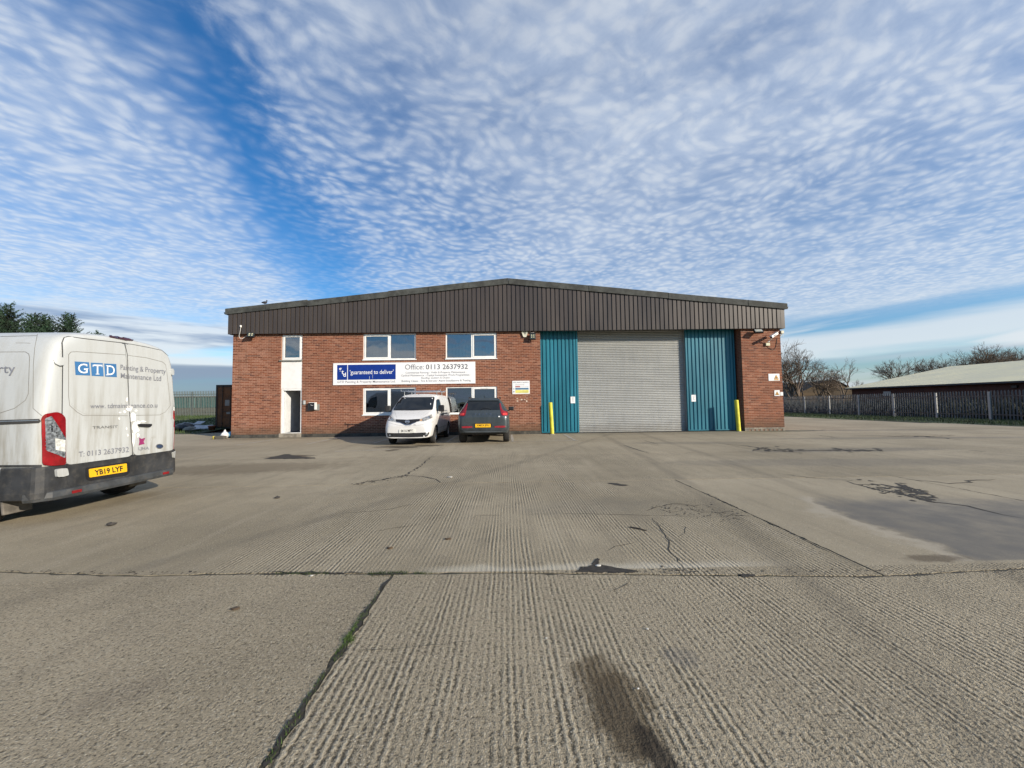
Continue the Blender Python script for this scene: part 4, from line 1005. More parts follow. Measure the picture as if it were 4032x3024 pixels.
# radiator in the hall
Rd = thing('radiator', (-9.0, DW+2.1, .19), 'white panel radiator standing inside the open doorway', 'radiator')
mb = MB(); mb.bbox(-9.50, -8.60, DW+2.06, DW+2.14, .42, 1.02, .01)
for k in range(12): mb.bbox(-9.46+k*.072, -9.42+k*.072, DW+2.05, DW+2.062, .46, .98, .004)
mb.build('panel', MAT['whitep'], Rd)
mb = MB(); mb.tube([(-9.53, DW+2.10, .19), (-9.53, DW+2.10, .46), (-9.49, DW+2.10, .46)], .012); mb.lathe([(0, 0), (.022, 0), (.022, .07), (0, .075)], (-9.53, DW+2.10, .42), 'Z', 10); mb.build('valve', MAT['whitep'], Rd)
mb = MB(); mb.lathe([(0, -.004), (.03, -.004), (.03, .004), (0, .004)], (-9.47, DW+2.053, .965), 'Y', 12); mb.build('end_cap', MAT['steel'], Rd)

# bollards
def bollard(x, y, lean, label, seed):
    t = thing('bollard', (x, y, 0), label, 'bollard')
    tip = Vector((x-lean, y+.01, 1.40)); base = Vector((x, y, -.02)); r_ = .088
    mb = MB(); P = [base.lerp(tip, k/8) for k in range(9)]; mb.tube(P, [r_]*9, 20, cap=False)
    mb.lathe([(r_, 0), (r_*.96, .012), (r_*.7, .022), (0, .026)], tip, 'Z', 20); mb.build('post', MAT['yellow'], t)
    mb = MB(); mb.lathe([(.135, -.012), (.13, .010), (.089, .022)], (x, y, .0), 'Z', 20); mb.build('footing', MAT['concstep'], t)
bollard(2.00, 17.30, .06, 'yellow bollard in front of the narrower teal panel, beside the brick wall', 1)
bollard(10.42, 17.28, .055, 'yellow bollard at the brick pier with the security camera', 2)
# bird on the verge
B_ = thing('bird', (-10.98, DW-.1, roofz(-10.98)), 'small dark bird perched on the roof verge', 'bird')
bz = roofz(-10.98)+.03
mb = MB(); mb.lathe([(0, -.16), (.02, -.13), (.045, -.06), (.062, .01), (.05, .07), (.03, .10), (0, .115)], (-10.98, DW-.1, bz+.10), 'X', 10); mb.lathe([(0, -.035), (.025, -.025), (.034, 0), (.025, .026), (0, .035)], (-10.885, DW-.1, bz+.175), 'Z', 10)
mb.tube([(-10.855, DW-.1, bz+.175), (-10.82, DW-.1, bz+.168)], [.009, .002], 6); mb.tube([(-10.97, DW-.115, bz+.06), (-10.965, DW-.115, bz-.03)], .005, 5); mb.tube([(-10.97, DW-.085, bz+.06), (-10.965, DW-.085, bz-.03)], .005, 5)
mb.build('body', M('feathers', (.035,.035,.045), .8), B_)

# ------------------------------------------------------------------ vehicles
def cage_mesh(sections, n_sub=3):
    """sections: list of (y, [(w,z)...]) half rings from bottom centre to top centre -> verts, faces of closed cage"""
    k = len(sections[0][1]); V = []; F = []
    ringn = 2*(k-1)
    for (y, h) in sections:
        right = [(w, y, z) for w, z in h]; left = [(-w, y, z) for w, z in h[1:-1]][::-1]
        V += right+left
    for s_ in range(len(sections)-1):
        a, b_ = s_*ringn, (s_+1)*ringn
        for i in range(ringn): F.append((a+i, a+(i+1) % ringn, b_+(i+1) % ringn, b_+i))
    for s_ in (0, len(sections)-1):
        o = s_*ringn
        R_ = lambda i: o+i
        L_ = lambda i: o+(ringn-i) % ringn if i else o
        fl = []
        fl.append((R_(0), R_(1), L_(1)))
        for i in range(1, k-2): fl.append((R_(i), R_(i+1), L_(i+1), L_(i)))
        fl.append((R_(k-2), R_(k-1), L_(k-2)))
        F += [f[::-1] for f in fl] if s_ else fl
    return V, F
def eval_mesh(V, F, Mw, subs, cutters):
    me = bpy.data.meshes.new('c'); me.from_pydata(V, [], F); me.update()
    bm = bmesh.new(); bm.from_mesh(me); bmesh.ops.recalc_face_normals(bm, faces=bm.faces[:]); bm.to_mesh(me); bm.free()
    me.transform(Mw)
    o = bpy.data.objects.new('c', me); COL.objects.link(o)
    md = o.modifiers.new('s', 'SUBSURF'); md.levels = subs; md.render_levels = subs
    tmp = []
    for (c, r, a, half) in cutters:
        mb = MB(); n = 40; ax = Vector(a).normalized(); e1 = ax.cross(Vector((0,0,1))).normalized(); e2 = Vector((0,0,1)); c = Vector(c)
        ring = [c+e1*math.cos(2*PI*j/n)*r+e2*math.sin(2*PI*j/n)*r for j in range(n)]
        mb.prism([p-ax*half for p in ring], ax*2*half); co = mb.build('cut', None); co.hide_render = True; tmp.append(co)
        b = o.modifiers.new('b', 'BOOLEAN'); b.operation = 'DIFFERENCE'; b.object = co; b.solver = 'EXACT'
    dg = bpy.context.evaluated_depsgraph_get(); dg.update()
    out = bpy.data.meshes.new_from_object(o.evaluated_get(dg))
    bpy.data.objects.remove(o)
    for t_ in tmp: bpy.data.objects.remove(t_)
    return out
class Surf:
    def __init__(s, me, dist):
        s.vs = [v.co.copy() for v in me.vertices]; s.b = BVHTree.FromPolygons(s.vs, [tuple(p.vertices) for p in me.polygons]); s.d = dist
    def px(s, px, py):
        d = pray(px, py).normalized()
        loc, nor, i, t = s.b.ray_cast(CAM, d)
        if loc is None or t > s.d*1.6:
            best = None
            for k in range(40):
                r_ = s.b.find_nearest(CAM+d*s.d*(.55+k*.025))
                if best is None or r_[3] < best[3]: best = r_
            loc, nor, i, t = best
        if nor.dot(d) > 0: nor = -nor
        return loc, nor
    def ax(s, o, d):
        d = Vector(d); loc, nor, i, t = s.b.ray_cast(Vector(o), d)
        if loc is None: loc, nor, i, t = s.b.find_nearest(Vector(o)+d)
        if nor.dot(d) > 0: nor = -nor
        return loc, nor
def rnd(poly, r, n=4):
    out = []; k = len(poly)
    for i in range(k):
        p = Vector((*poly[i], 0)); a = Vector((*poly[i-1], 0))-p; b = Vector((*poly[(i+1) % k], 0))-p
        rr = min(r, a.length*.45, b.length*.45); s0 = p+a.normalized()*rr; s1 = p+b.normalized()*rr
        for j in range(n+1):
            t = j/n; q = s0*(1-t)**2+p*2*t*(1-t)+s1*t*t; out.append((q.x, q.y))
    return out
def grid_poly(poly, step):
    bm = bmesh.new(); vs = [bm.verts.new((x, y, 0)) for x, y in poly]; bm.faces.new(vs)
    bmesh.ops.triangulate(bm, faces=bm.faces[:])
    xs = [p[0] for p in poly]; ys = [p[1] for p in poly]
    for ax_, lo, hi in ((0, min(xs), max(xs)), (1, min(ys), max(ys))):
        n = int((hi-lo)/step)
        for j in range(1, n+1):
            c = lo+(hi-lo)*j/(n+1); co = (c, 0, 0) if ax_ == 0 else (0, c, 0); no = (1, 0, 0) if ax_ == 0 else (0, 1, 0)
            bmesh.ops.bisect_plane(bm, geom=bm.verts[:]+bm.edges[:]+bm.faces[:], plane_co=co, plane_no=no)
    bmesh.ops.remove_doubles(bm, verts=bm.verts[:], dist=1e-5)
    return bm
def patch(surf, poly, name, mat, parent, off=.006, skirt=.012, step=None, mapper=None, smooth=True):
    """poly in photograph pixels (or any 2D space that mapper turns into (location, normal))"""
    mp = mapper or (lambda u, v: surf.px(u, v))
    xs = [p[0] for p in poly]; ys = [p[1] for p in poly]
    bm = grid_poly(poly, step or max(max(xs)-min(xs), max(ys)-min(ys))/10)
    nn = Vector((0, 0, 0)); data = {}
    for v in bm.verts:
        loc, nor = mp(v.co.x, v.co.y); data[v] = (loc, nor)
    bnd = [e for e in bm.edges if e.is_boundary]; bv = {v for e in bnd for v in e.verts}
    low = {}
    for v in bv:
        l, n_ = data[v]; low[v] = bm.verts.new(l-n_*(skirt-off))
    for v, (l, n_) in data.items(): v.co = l+n_*off
    for e in bnd:
        a, b = e.verts
        try: bm.faces.new((a, b, low[b], low[a]))
        except ValueError: pass
    bmesh.ops.recalc_face_normals(bm, faces=bm.faces[:])
    o0 = org(parent)
    me = bpy.data.meshes.new(name); bm.to_mesh(me); bm.free()
    # face outwards
    l0, n0 = next(iter(data.values()))
    s_ = sum(p.normal.dot(n0)*p.area for p in me.polygons)
    if s_ < 0: me.flip_normals()
    me.transform(Matrix.Translation(-o0))
    if smooth:
        for p in me.polygons: p.use_smooth = len(p.vertices) == 3 or True
        try: me.set_sharp_from_angle(angle=math.radians(40))
        except Exception: pass
    return obj(name, me, mat, parent)
def zpoly(k, *ps): return [zp(k, *p) for p in ps]
def seam(surf, pts, name, mat, parent, w=.006, off=.0015, dense=10, mapper=None):
    mp = mapper or (lambda u, v: surf.px(u, v)); P = []
    for i in range(len(pts)-1):
        for j in range(dense):
            t = j/dense; P.append(mp(pts[i][0]+(pts[i+1][0]-pts[i][0])*t, pts[i][1]+(pts[i+1][1]-pts[i][1])*t))
    P.append(mp(*pts[-1])); vs = []; n = len(P)
    for i, (l, nn) in enumerate(P):
        d = P[min(i+1, n-1)][0]-P[max(i-1, 0)][0]
        if d.length < 1e-6: d = Vector((0, 0, 1))
        s_ = nn.cross(d).normalized()*w/2; vs += [l+s_+nn*off, l-s_+nn*off]
    mb = MB(); mb._add(vs, [(2*i, 2*i+1, 2*i+3, 2*i+2) for i in range(n-1)]); return mb.build(name, mat, parent)
def text_px(surf, s_, tl, tr, bl, name, mat, parent, bold=0, off=.003, mapper=None, spacing=1.0):
    mp = mapper or (lambda u, v: surf.px(u, v))
    vs, fs = textfit(s_, 0, 1, 0, 1, bold, spacing)
    out = []
    for (u, v) in vs:
        x = tl[0]+(tr[0]-tl[0])*u+(bl[0]-tl[0])*(1-v); y = tl[1]+(tr[1]-tl[1])*u+(bl[1]-tl[1])*(1-v)
        l, n_ = mp(x, y); out.append(l+n_*off)
    mb = MB(); mb._add(out, fs); return mb.build(name, mat, parent)

tyre_m = M('tyre_rubber', (.020, .020, .020), .85, var=.25, vs=14, bmp=.003, bs=90, dirt=.3, dirtcol=(.09,.08,.065))
def wheel(c, axis, r, w, parent, rimmat, spokes=6, outward=1):
    """axis 'X' or 'Y' world; outward = sign along the axis of the outer face"""
    prof = [(r*.60, -w*.42), (r*.70, -w*.5), (r*.90, -w*.5), (r*.985, -w*.36), (r, -w*.2), (r, w*.2), (r*.985, w*.36), (r*.90, w*.5), (r*.70, w*.5), (r*.60, w*.42)]
    mb = MB(); mb.lathe(prof, c, axis, 36); wh = mb.build('wheel', tyre_m, parent)
    o = outward; rp = [(0, o*w*.30), (r*.12, o*w*.32), (r*.16, o*w*.26)]
    mb = MB(); mb.lathe([(r*.63, o*w*.46), (r*.60, o*w*.40), (r*.57, o*w*.05), (0, o*w*.02)], c, axis, 36); mb.lathe(rp, c, axis, 20)
    for k in range(spokes):
        a = 2*PI*k/spokes
        def at(rad, da, h):
            A, B = rad*math.cos(a+da), rad*math.sin(a+da)
            return Vector(c)+(Vector((h, A, B)) if axis == 'X' else Vector((B, h, A)))
        q = [at(r*.12, -.5, o*w*.30), at(r*.12, .5, o*w*.30), at(r*.60, .17, o*w*.40), at(r*.60, -.17, o*w*.40)]
        inn = Vector((-o*.03, 0, 0)) if axis == 'X' else Vector((0, -o*.03, 0))
        mb.prism(q, inn)
    mb.build('rim', rimmat, wh)
    return wh

def carpaint(name, col, dirt=.0, rough=.28, streak=True, metal=0.0, dirtcol=(.34,.31,.255)):
    mt, N, b = newmat(name); P = pos(N); x, y, z = N.xyz(P)
    n = N.noise(P, 1.4, 3.0); s_ = N.noise(N.vmul(P, (3.2, 3.2, 0.35)), 3.0, 5.0, .62); g = N.noise(P, 60.0, 3.0, .6)
    c = N.mix(N.ss(n, .3, .7), tuple(v*.96 for v in col), col)
    if dirt:
        hgt = N.ss(z, 2.1, .7, .25, 1.0)
        k = N.mul(N.mul(N.ss(s_, .38, .72), hgt), dirt); c = N.mix(k, c, dirtcol)
        k2 = N.mul(N.mul(N.ss(N.noise(P, 6.0, 5.0, .7), .58, .8), N.ss(z, 1.5, .6)), dirt*.8); c = N.mix(k2, c, (.24,.21,.165))
        c = N.mix(N.mul(N.ss(g, .6, .8), dirt*.25), c, (.25,.22,.18))
    N.put(b.inputs['Base Color'], c); b.inputs['Metallic'].default_value = metal
    N.put(b.inputs['Roughness'], N.ss(s_, .3, .7, rough, rough+.22*(1 if dirt else .2)))
    b.inputs['Coat Weight'].default_value = .5 if dirt < .3 else .2; b.inputs['Coat Roughness'].default_value = .06 if dirt < .3 else .2
    return mt
under = M('underbody', (.012, .012, .012), .9)
vglass = M('dark_glass', (.008, .010, .012), .04, var=.1, spec=.6, rv=.02)
redlens = M('red_lens', (.22, .005, .009), .12, var=.15, vs=12, coat=.6, rv=.03)
clearlens = M('clear_lens', (.17, .19, .21), .12, var=.45, vs=30, coat=.6, rv=.03)
headlens = M('head_lens', (.30, .31, .31), .08, var=.35, vs=14, coat=.8, rv=.03)
chrome = M('chrome', (.62, .63, .64), .18, metal=.9, var=.05)
alloy = M('alloy', (.48, .47, .45), .35, metal=.6, var=.1, dirt=.3)
platey = M('plate_yellow', (.80, .45, .012), .35, var=.04, dirt=.08); platew = M('plate_white', (.72,.72,.68), .35, var=.04, dirt=.06)
seamm = M('panel_gap', (.035,.035,.035), .8); seamw = M('panel_gap_soft', (.22,.215,.20), .8)
plas = M('bumper_plastic', (.030, .032, .035), .62, var=.25, vs=4, dirt=.45, dirtcol=(.10,.092,.078))

def finish_body(me, paint, name, parent, isunder):
    me.materials.clear(); me.materials.append(paint); me.materials.append(under)
    for p in me.polygons:
        p.material_index = 1 if isunder(p.center, p.normal) else 0; p.use_smooth = True
    try: me.set_sharp_from_angle(angle=math.radians(38))
    except Exception: pass
    me.transform(Matrix.Translation(-org(parent)))
    return obj(name, me, None, parent)

# ================= large white van, tail towards the yard
def big_van():
    RX, YC = -5.66, 5.725
    V = thing('panel_van', (RX-2.6, YC, 0), 'large dirty white panel van with blue lettering on its rear doors', 'van')
    paint = carpaint('van_white', (.47, .495, .50), dirt=1.0, rough=.38, dirtcol=(.28,.272,.238))
    full = [(0,.33), (.87,.33), (.945,.36), (.970,.60), (.978,1.0), (.978,1.28), (.968,1.55), (.93,2.0), (.875,2.25), (.76,2.395), (.50,2.46), (0,2.485)]
    def sc(w, dz, zb=0): return [(a*w, z-dz*max(0, (z-1.3)/1.15)+zb*(z < .5)) for a, z in full]
    secs = [(0.0, sc(.80, .10)), (0.002, sc(.885, .055)), (.02, sc(.94, .03)), (.085, sc(.985, .008)), (.20, full), (.9, full), (2.0, full), (3.2, full), (3.9, full)]
    secs.append((4.25, [(a, min(z, 2.38) if z > 1.6 else z) for a, z in full]))
    secs.append((4.75, [(a*(.97 if z < 1.5 else .92), z if z < 1.3 else 1.3+(z-1.3)*.42) for a, z in full]))
    secs.append((5.1, [(a*.95, z if z < 1.0 else 1.0+(z-1.0)*.17) for a, z in full]))
    secs.append((5.45, [(a*.88, z if z < .9 else .9+(z-.9)*.08) for a, z in full]))
    secs.append((5.5, [(a*.75, .42+(z-.33)*.22) for a, z in full]))
    Vx, F = cage_mesh(secs)
    Mw = Matrix.Translation((RX, YC, 0)) @ Matrix.Rotation(PI/2, 4, 'Z')
    ax_r, ax_f = RX-.86, RX-.86-3.3
    cut = [((ax, YC+s_*.90, .35), .425, (0, 1, 0), .30) for ax in (ax_r, ax_f) for s_ in (-1, 1)]
    me = eval_mesh(Vx, F, Mw, 3, cut); S_ = Surf(me, 7.0)
    finish_body(me, paint, 'body', V, lambda c, n: n.z < -.6 or (any(math.hypot(c.x-k[0][0], c.z-.35) < .428 and abs(c.y-YC) < 1.0 for k in cut) and abs(n.y) < .85) or (any(math.hypot(c.x-k[0][0], c.z-.35) < .42 for k in cut)))
    Z = lambda *ps: zpoly(1, *ps)
    # rear doors: proud leaves with a rounded outline
    dk = dict(off=.016, skirt=.03, step=14)
    dl = patch(S_, rnd(Z((428,318), (455,308), (850,352), (905,1128), (446,1190), (420,860)), 22), 'rear_door', paint, V, **dk)
    dr = patch(S_, rnd(Z((855,353), (1105,402), (1148,436), (1165,520), (1195,800), (1202,1084), (911,1127)), 22), 'rear_door', paint, V, **dk)
    seam(S_, Z((428,1180), (418,850), (424,350), (440,318), (470,310), (850,351)), 'door_gap', seamm, V, w=.010, off=.017)
    seam(S_, Z((850,351), (868,430), (878,760), (905,1128)), 'door_gap', seamm, V, w=.009, off=.0175)
    seam(S_, Z((850,351), (1000,378), (1105,402), (1150,440)), 'door_gap', seamm, V, w=.008, off=.017)
    # pressed rib around each upper panel
    def rib(pts, p, w=.022): return seam(S_, Z(*pts), 'pressed_edge', paint, p, w=w, off=.0225)
    for pts, p in (([(463,430), (480,412), (520,410), (860,432)], dl), ([(866,434), (1000,452), (1110,480), (1132,500), (1138,540)], dr), ([(463,430), (463,720), (470,780), (520,825), (560,848), (870,850)], dl), ([(880,850), (1090,845), (1130,825), (1165,780), (1140,545)], dr)):
        seam(S_, Z(*pts), 'pressed_edge', seamw, p, w=.007, off=.0175)
    for poly, p in (([(468,432), (484,420), (858,440), (868,842), (566,838), (478,775)], dl), ([(872,442), (1105,484), (1130,505), (1158,775), (1125,818), (1088,836), (884,842)], dr)):
        patch(S_, rnd(Z(*poly), 14), 'panel_pressing', paint, p, off=.0185, skirt=.006, step=14)
    # lettering
    bl = M('van_blue', (.045, .16, .36), .4, var=.08); gr = M('van_grey', (.19, .20, .235), .5, var=.15, vs=20)
    P_ = lambda x, y: zp(1, x, y)
    for (a, b_, c_, d_, ch) in (((503,477), (601,483), (609,574), (509,570), 'G'), ((614,485), (696,489), (702,580), (621,576), 'T'), ((707,491), (789,495), (793,585), (713,581), 'D')):
        patch(S_, Z(a, b_, c_, d_), 'letter_tile', bl, dl, off=.0225, skirt=.003, step=14)
        cx, cy = (a[0]+c_[0])/2, (a[1]+c_[1])/2; hw_, hh = (27, 33) if ch != 'G' else (33, 33)
        text_px(S_, ch, P_(cx-hw_, cy-hh-1), P_(cx+hw_, cy-hh+1), P_(cx-hw_, cy+hh-1), 'lettering', MAT['signw'], dl, bold=.004, off=.0255)
        sf = {'T': [((-31,-33), (-31,-18)), ((31,-33), (31,-16)), ((-13,32), (13,32))], 'D': [((-34,-32), (-14,-32)), ((-34,32), (-14,32))], 'G': [((24,2), (38,2)), ((28,-30), (28,-14))]}[ch]
        for (q0, q1) in sf: seam(S_, [P_(cx+q0[0], cy+q0[1]), P_(cx+q1[0], cy+q1[1])], 'lettering', MAT['signw'], dl, w=.008, off=.0255, dense=3)
    def t_(s_, x0, y0, x1, y1, hgt, p, mt=gr, bold=0, spc=1): text_px(S_, s_, P_(x0, y0), P_(x1, y1), P_(x0, y0+hgt), 'lettering', mt, p, bold, .0245, spacing=spc)
    t_('Painting & Property', 818, 498, 1131, 528, 46, dl, bold=.004); t_('Maintenance Ltd', 820, 556, 1098, 576, 36, dl, bold=.004)
    t_('www. tdmaintenance.co.u', 610, 768, 1072, 762, 32, dl, bold=.006); t_('TRANSIT', 625, 922, 800, 916, 18, dl, chrome, .015); t_('T: 0113 2637932', 530, 1098, 876, 1064, 36, dl, bold=.004); t_('LJHA', 942, 1066, 1014, 1062, 28, dr)
    patch(S_, Z((948,1000), (962,1010), (990,1002), (978,1030), (985,1045), (958,1050), (945,1055), (950,1030)), 'logo', M('logo_magenta', (.30,.03,.14), .5), dr, off=.0225, skirt=.002)
    # flaked white filler on the door edge
    fl = M('bare_filler', (.82,.82,.80), .7, var=.03)
    rr = random.Random(8)
    def blob(cx, cy, rx, ry, p, n=11): patch(S_, Z(*[(cx+math.cos(2*PI*k/n)*rx*rr.uniform(.55, 1.15), cy+math.sin(2*PI*k/n)*ry*rr.uniform(.6, 1.1)) for k in range(n)]), 'flaked_paint', fl, p, off=.0236, skirt=.0015, step=14)
    for q in ((862,740,9,20), (880,800,26,22), (848,822,14,10), (905,860,26,40), (815,828,10,6), (915,930,22,48), (908,1010,14,60), (945,905,16,26), (975,890,22,7), (860,940,5,10), (938,985,10,16), (868,985,7,12), (925,815,10,8), (808,870,6,10), (940,950,8,14)): blob(*q, dl if q[0] < 890 else dr)
    hnd = patch(S_, rnd(Z((932,910), (945,906), (1027,907), (1026,920), (1010,929), (938,925)), 6), 'handle', MAT['dark'], dr, off=.045, skirt=.035)
    b_ = patch(S_, rnd(Z(*[(1087+26*math.cos(2*PI*k/16), 1061+17*math.sin(2*PI*k/16)) for k in range(16)]), 1, 1), 'badge', chrome, dr, off=.026, skirt=.014, step=30)
    patch(S_, Z(*[(1087+22*math.cos(2*PI*k/16), 1061+13*math.sin(2*PI*k/16)) for k in range(16)]), 'badge_face', M('badge_blue', (.03,.05,.10), .3), dr, off=.0275, skirt=.004, step=30)
    # hinges
    for poly in ([(366,455), (395,448), (425,452), (426,500), (398,508), (370,490)], [(1165,525), (1193,535), (1190,570), (1168,572)]): patch(S_, rnd(Z(*poly), 5), 'hinge', paint, V, off=.035, skirt=.04)
    for poly in ([(366,1222), (392,1214), (440,1212), (450,1258), (415,1270), (370,1272)], [(1172,1100), (1222,1093), (1224,1132), (1174,1144)]): patch(S_, rnd(Z(*poly), 5), 'hinge', paint, V, off=.048, skirt=.04)
    # lamps
    lp = patch(S_, rnd(Z((288,862), (308,838), (378,824), (412,836), (438,866), (440,1188), (345,1195), (292,1186)), 10), 'tail_lamp', redlens, V, off=.028, skirt=.04, step=18)
    patch(S_, rnd(Z((308,870), (345,852), (350,965), (372,982), (436,1002), (436,1100), (432,1142), (312,1090)), 5), 'lamp_window', clearlens, lp, off=.032, skirt=.006, step=14)
    for k in range(9): seam(S_, Z((308,885+k*24), (346 if k < 5 else 360,880+k*25)), 'lamp_rib', M('lamp_shade', (.10,.11,.13), .3) if k == 0 else bpy.data.materials['lamp_shade'], lp, w=.010, off=.0335, dense=4)
    patch(S_, Z((362,1005), (432,1018), (432,1098), (366,1085)), 'lamp_window', M('reverse_lens', (.62,.63,.60), .2, var=.2, vs=25), lp, off=.034, skirt=.003)
    patch(S_, rnd(Z((1190,820), (1199,812), (1206,1078), (1192,1084)), 3), 'tail_lamp', redlens, V, off=.02, skirt=.03)
    bk = patch(S_, rnd(Z((748,300), (770,296), (860,312), (905,325), (915,338), (860,334), (752,312)), 4), 'brake_lamp', M('dark_red', (.05,.008,.01), .2), V, off=.02, skirt=.03)
    # black lower doors, plate, bumper
    patch(S_, rnd(Z((448,1192), (906,1131), (1203,1088), (1215,1110), (1212,1205), (910,1265), (700,1300), (500,1345), (452,1330)), 8), 'door_skirt', plas, V, off=.022, skirt=.03, step=34)
    seam(S_, Z((905,1131), (905,1262)), 'door_gap', seamm, V, w=.010, off=.0235)
    patch(S_, rnd(Z((575,1210), (880,1165), (883,1240), (860,1262), (600,1300), (578,1285)), 8), 'plate_recess', MAT['dark'], V, off=.0245, skirt=.005)
    pt = patch(S_, rnd(Z((597,1218), (858,1178), (861,1235), (601,1276)), 4), 'number_plate', platey, V, off=.030, skirt=.008)
    text_px(S_, 'YB19 LYF', P_(632,1224), P_(828,1194), P_(636,1262), 'lettering', MAT['black'], pt, .03, .0325)
    # bumper with step, swept round the tail
    def sweep(path, prof, name, mat):
        vs = []; n = len(path); k = len(prof)
        for i, (x, y) in enumerate(path):
            a = Vector(path[max(i-1, 0)]); b = Vector(path[min(i+1, n-1)]); d = (b-a).normalized(); nr = Vector((d.y, -d.x))
            for (o_, z) in prof: vs.append((x+nr.x*o_, y+nr.y*o_, z))
        mb = MB(); mb._add(vs, [(i*k+j, i*k+(j+1) % k, (i+1)*k+(j+1) % k, (i+1)*k+j) for i in range(n-1) for j in range(k)], smooth=False)
        mb.poly([vs[j] for j in range(k)]); mb.poly([vs[(n-1)*k+j] for j in range(k)])
        return mb.build(name, mat, V)
    hw_ = .98
    cor = [(RX-.10+.10*math.sin(t*PI/2/5), YC-hw_+.10-.10*math.cos(t*PI/2/5)) for t in range(6)]
    path = [(RX-.43, YC-hw_), (RX-.25, YC-hw_)]+cor+[(RX+.0, YC)]
    path += [(x, 2*YC-y) for x, y in path[:-1][::-1]]
    sweep(path, [(-.03,.715), (.004,.715), (.012,.70), (.016,.52), (.022,.40), (.016,.33), (-.03,.31), (-.05,.5)], 'bumper', plas)
    pst = [(RX-.14, YC-hw_-.012), (RX-.06, YC-hw_+.02), (RX+.03, YC-hw_+.13), (RX+.055, YC-hw_+.30), (RX+.06, YC)]
    pst += [(x, 2*YC-y) for x, y in pst[:-1][::-1]]
    st_ = sweep(pst, [(-.06,.405), (.005,.405), (.02,.395), (.025,.33), (.01,.295), (-.06,.29)], 'step_bumper', M('step_plastic', (.050,.056,.062), .6, var=.25, vs=5, dirt=.4, dirtcol=(.11,.10,.085)))
    for yy in (YC-.62, YC+.68):
        mb = MB(); mb.bbox(RX+.07, RX+.088, yy-.055, yy+.055, .335, .372, .004); mb.build('reflector', redlens, st_)
    # side facing the camera
    seam(S_, Z((0,306), (255,300)), 'roof_gap', seamm, V, w=.008); seam(S_, Z((262,268), (240,380), (230,500), (228,800), (288,852)), 'panel_gap', seamw, V, w=.006)
    seam(S_, Z((0,412), (175,411), (198,425), (204,450), (195,700), (175,745), (100,800), (0,832)), 'pressed_edge', seamw, V, w=.007)
    patch(S_, Z((0,880), (270,872), (282,888), (270,900), (0,911)), 'door_rail', seamm, V, off=.012, skirt=.02)
    patch(S_, Z((0,886), (268,879), (268,885), (0,893)), 'rail_strip', chrome, V, off=.0135, skirt=.003)
    ta = (-58, 492); text_px(S_, 'Property', P_(-260,500), P_(108,497), P_(-260,578), 'lettering', gr, V, .004, .006)
    patch(S_, Z((0,1190), (292,1188), (300,1200), (300,1300), (0,1300)) if False else Z((2,1190), (288,1188), (288,1202), (2,1204)), 'moulding_edge', plas, V, off=.012, skirt=.02)
    seam(S_, Z((110,350), (180,350), (210,353)), 'scuff', seamw, V, w=.005)
    # mud flap, wheels, exhaust shadow side
    mb = MB(); mb.bbox(ax_r+.36, ax_r+.39, YC-.95, YC-.66, .14, .50, .012, M=Matrix.Translation((ax_r+.375, 0, .45)) @ Matrix.Rotation(math.radians(-10), 4, 'Y') @ Matrix.Translation((-ax_r-.375, 0, -.45))); mb.build('mud_flap', M('mud_flap', (.15,.135,.115), .8, var=.3, vs=8), V)
    mb = MB(); mb.bbox(ax_r+.36, ax_r+.39, YC+.66, YC+.95, .14, .50, .012); mb.build('mud_flap', bpy.data.materials['mud_flap'], V)
    rimw = M('steel_wheel', (.30,.30,.29), .5, metal=.4, dirt=.4)
    for ax in (ax_r, ax_f):
        for s_ in (-1, 1): wheel((ax, YC+s_*.84, .345), 'Y', .345, .235, V, rimw, 8, s_)
    mb = MB(); mb.tube([(ax_r+.02, YC-.72, .34), (ax_r+.02, YC+.72, .34)], .055, 10); mb.lathe([(0,-.14),(.10,-.10),(.14,0),(.10,.10),(0,.14)], (ax_r+.02, YC, .34), 'Y', 12); mb.build('rear_axle', under, V)
    mb = MB(); mb.box(RX-4.8, RX-.25, YC-.45, YC-.35, .30, .42); mb.box(RX-4.8, RX-.25, YC+.35, YC+.45, .30, .42); mb.build('chassis_rail', under, V)
    # cab glass (beyond the frame)
    def sidemap(s_): return lambda u, v: S_.ax((u, YC+s_*3, v), (0, -s_, 0))
    for s_ in (-1, 1):
        patch(S_, rnd([(RX-4.95, 1.28), (RX-3.95, 1.28), (RX-3.95, 1.95), (RX-4.35, 1.95)], .06), 'cab_window', vglass, V, mapper=sidemap(s_), step=.15)
        mb = MB(); mb.bbox(RX-4.85, RX-4.70, YC+s_*1.03-.08, YC+s_*1.03+.08, 1.25, 1.60, .03); mb.build('mirror', MAT['dark'], V)
    patch(S_, rnd([(YC-.78, 1.36), (YC+.78, 1.36), (YC+.66, 2.05), (YC-.66, 2.05)], .06), 'windscreen', vglass, V, mapper=lambda u, v: S_.ax((RX-9, u, v), (1, 0, 0)), step=.15)
    return V
big_van()

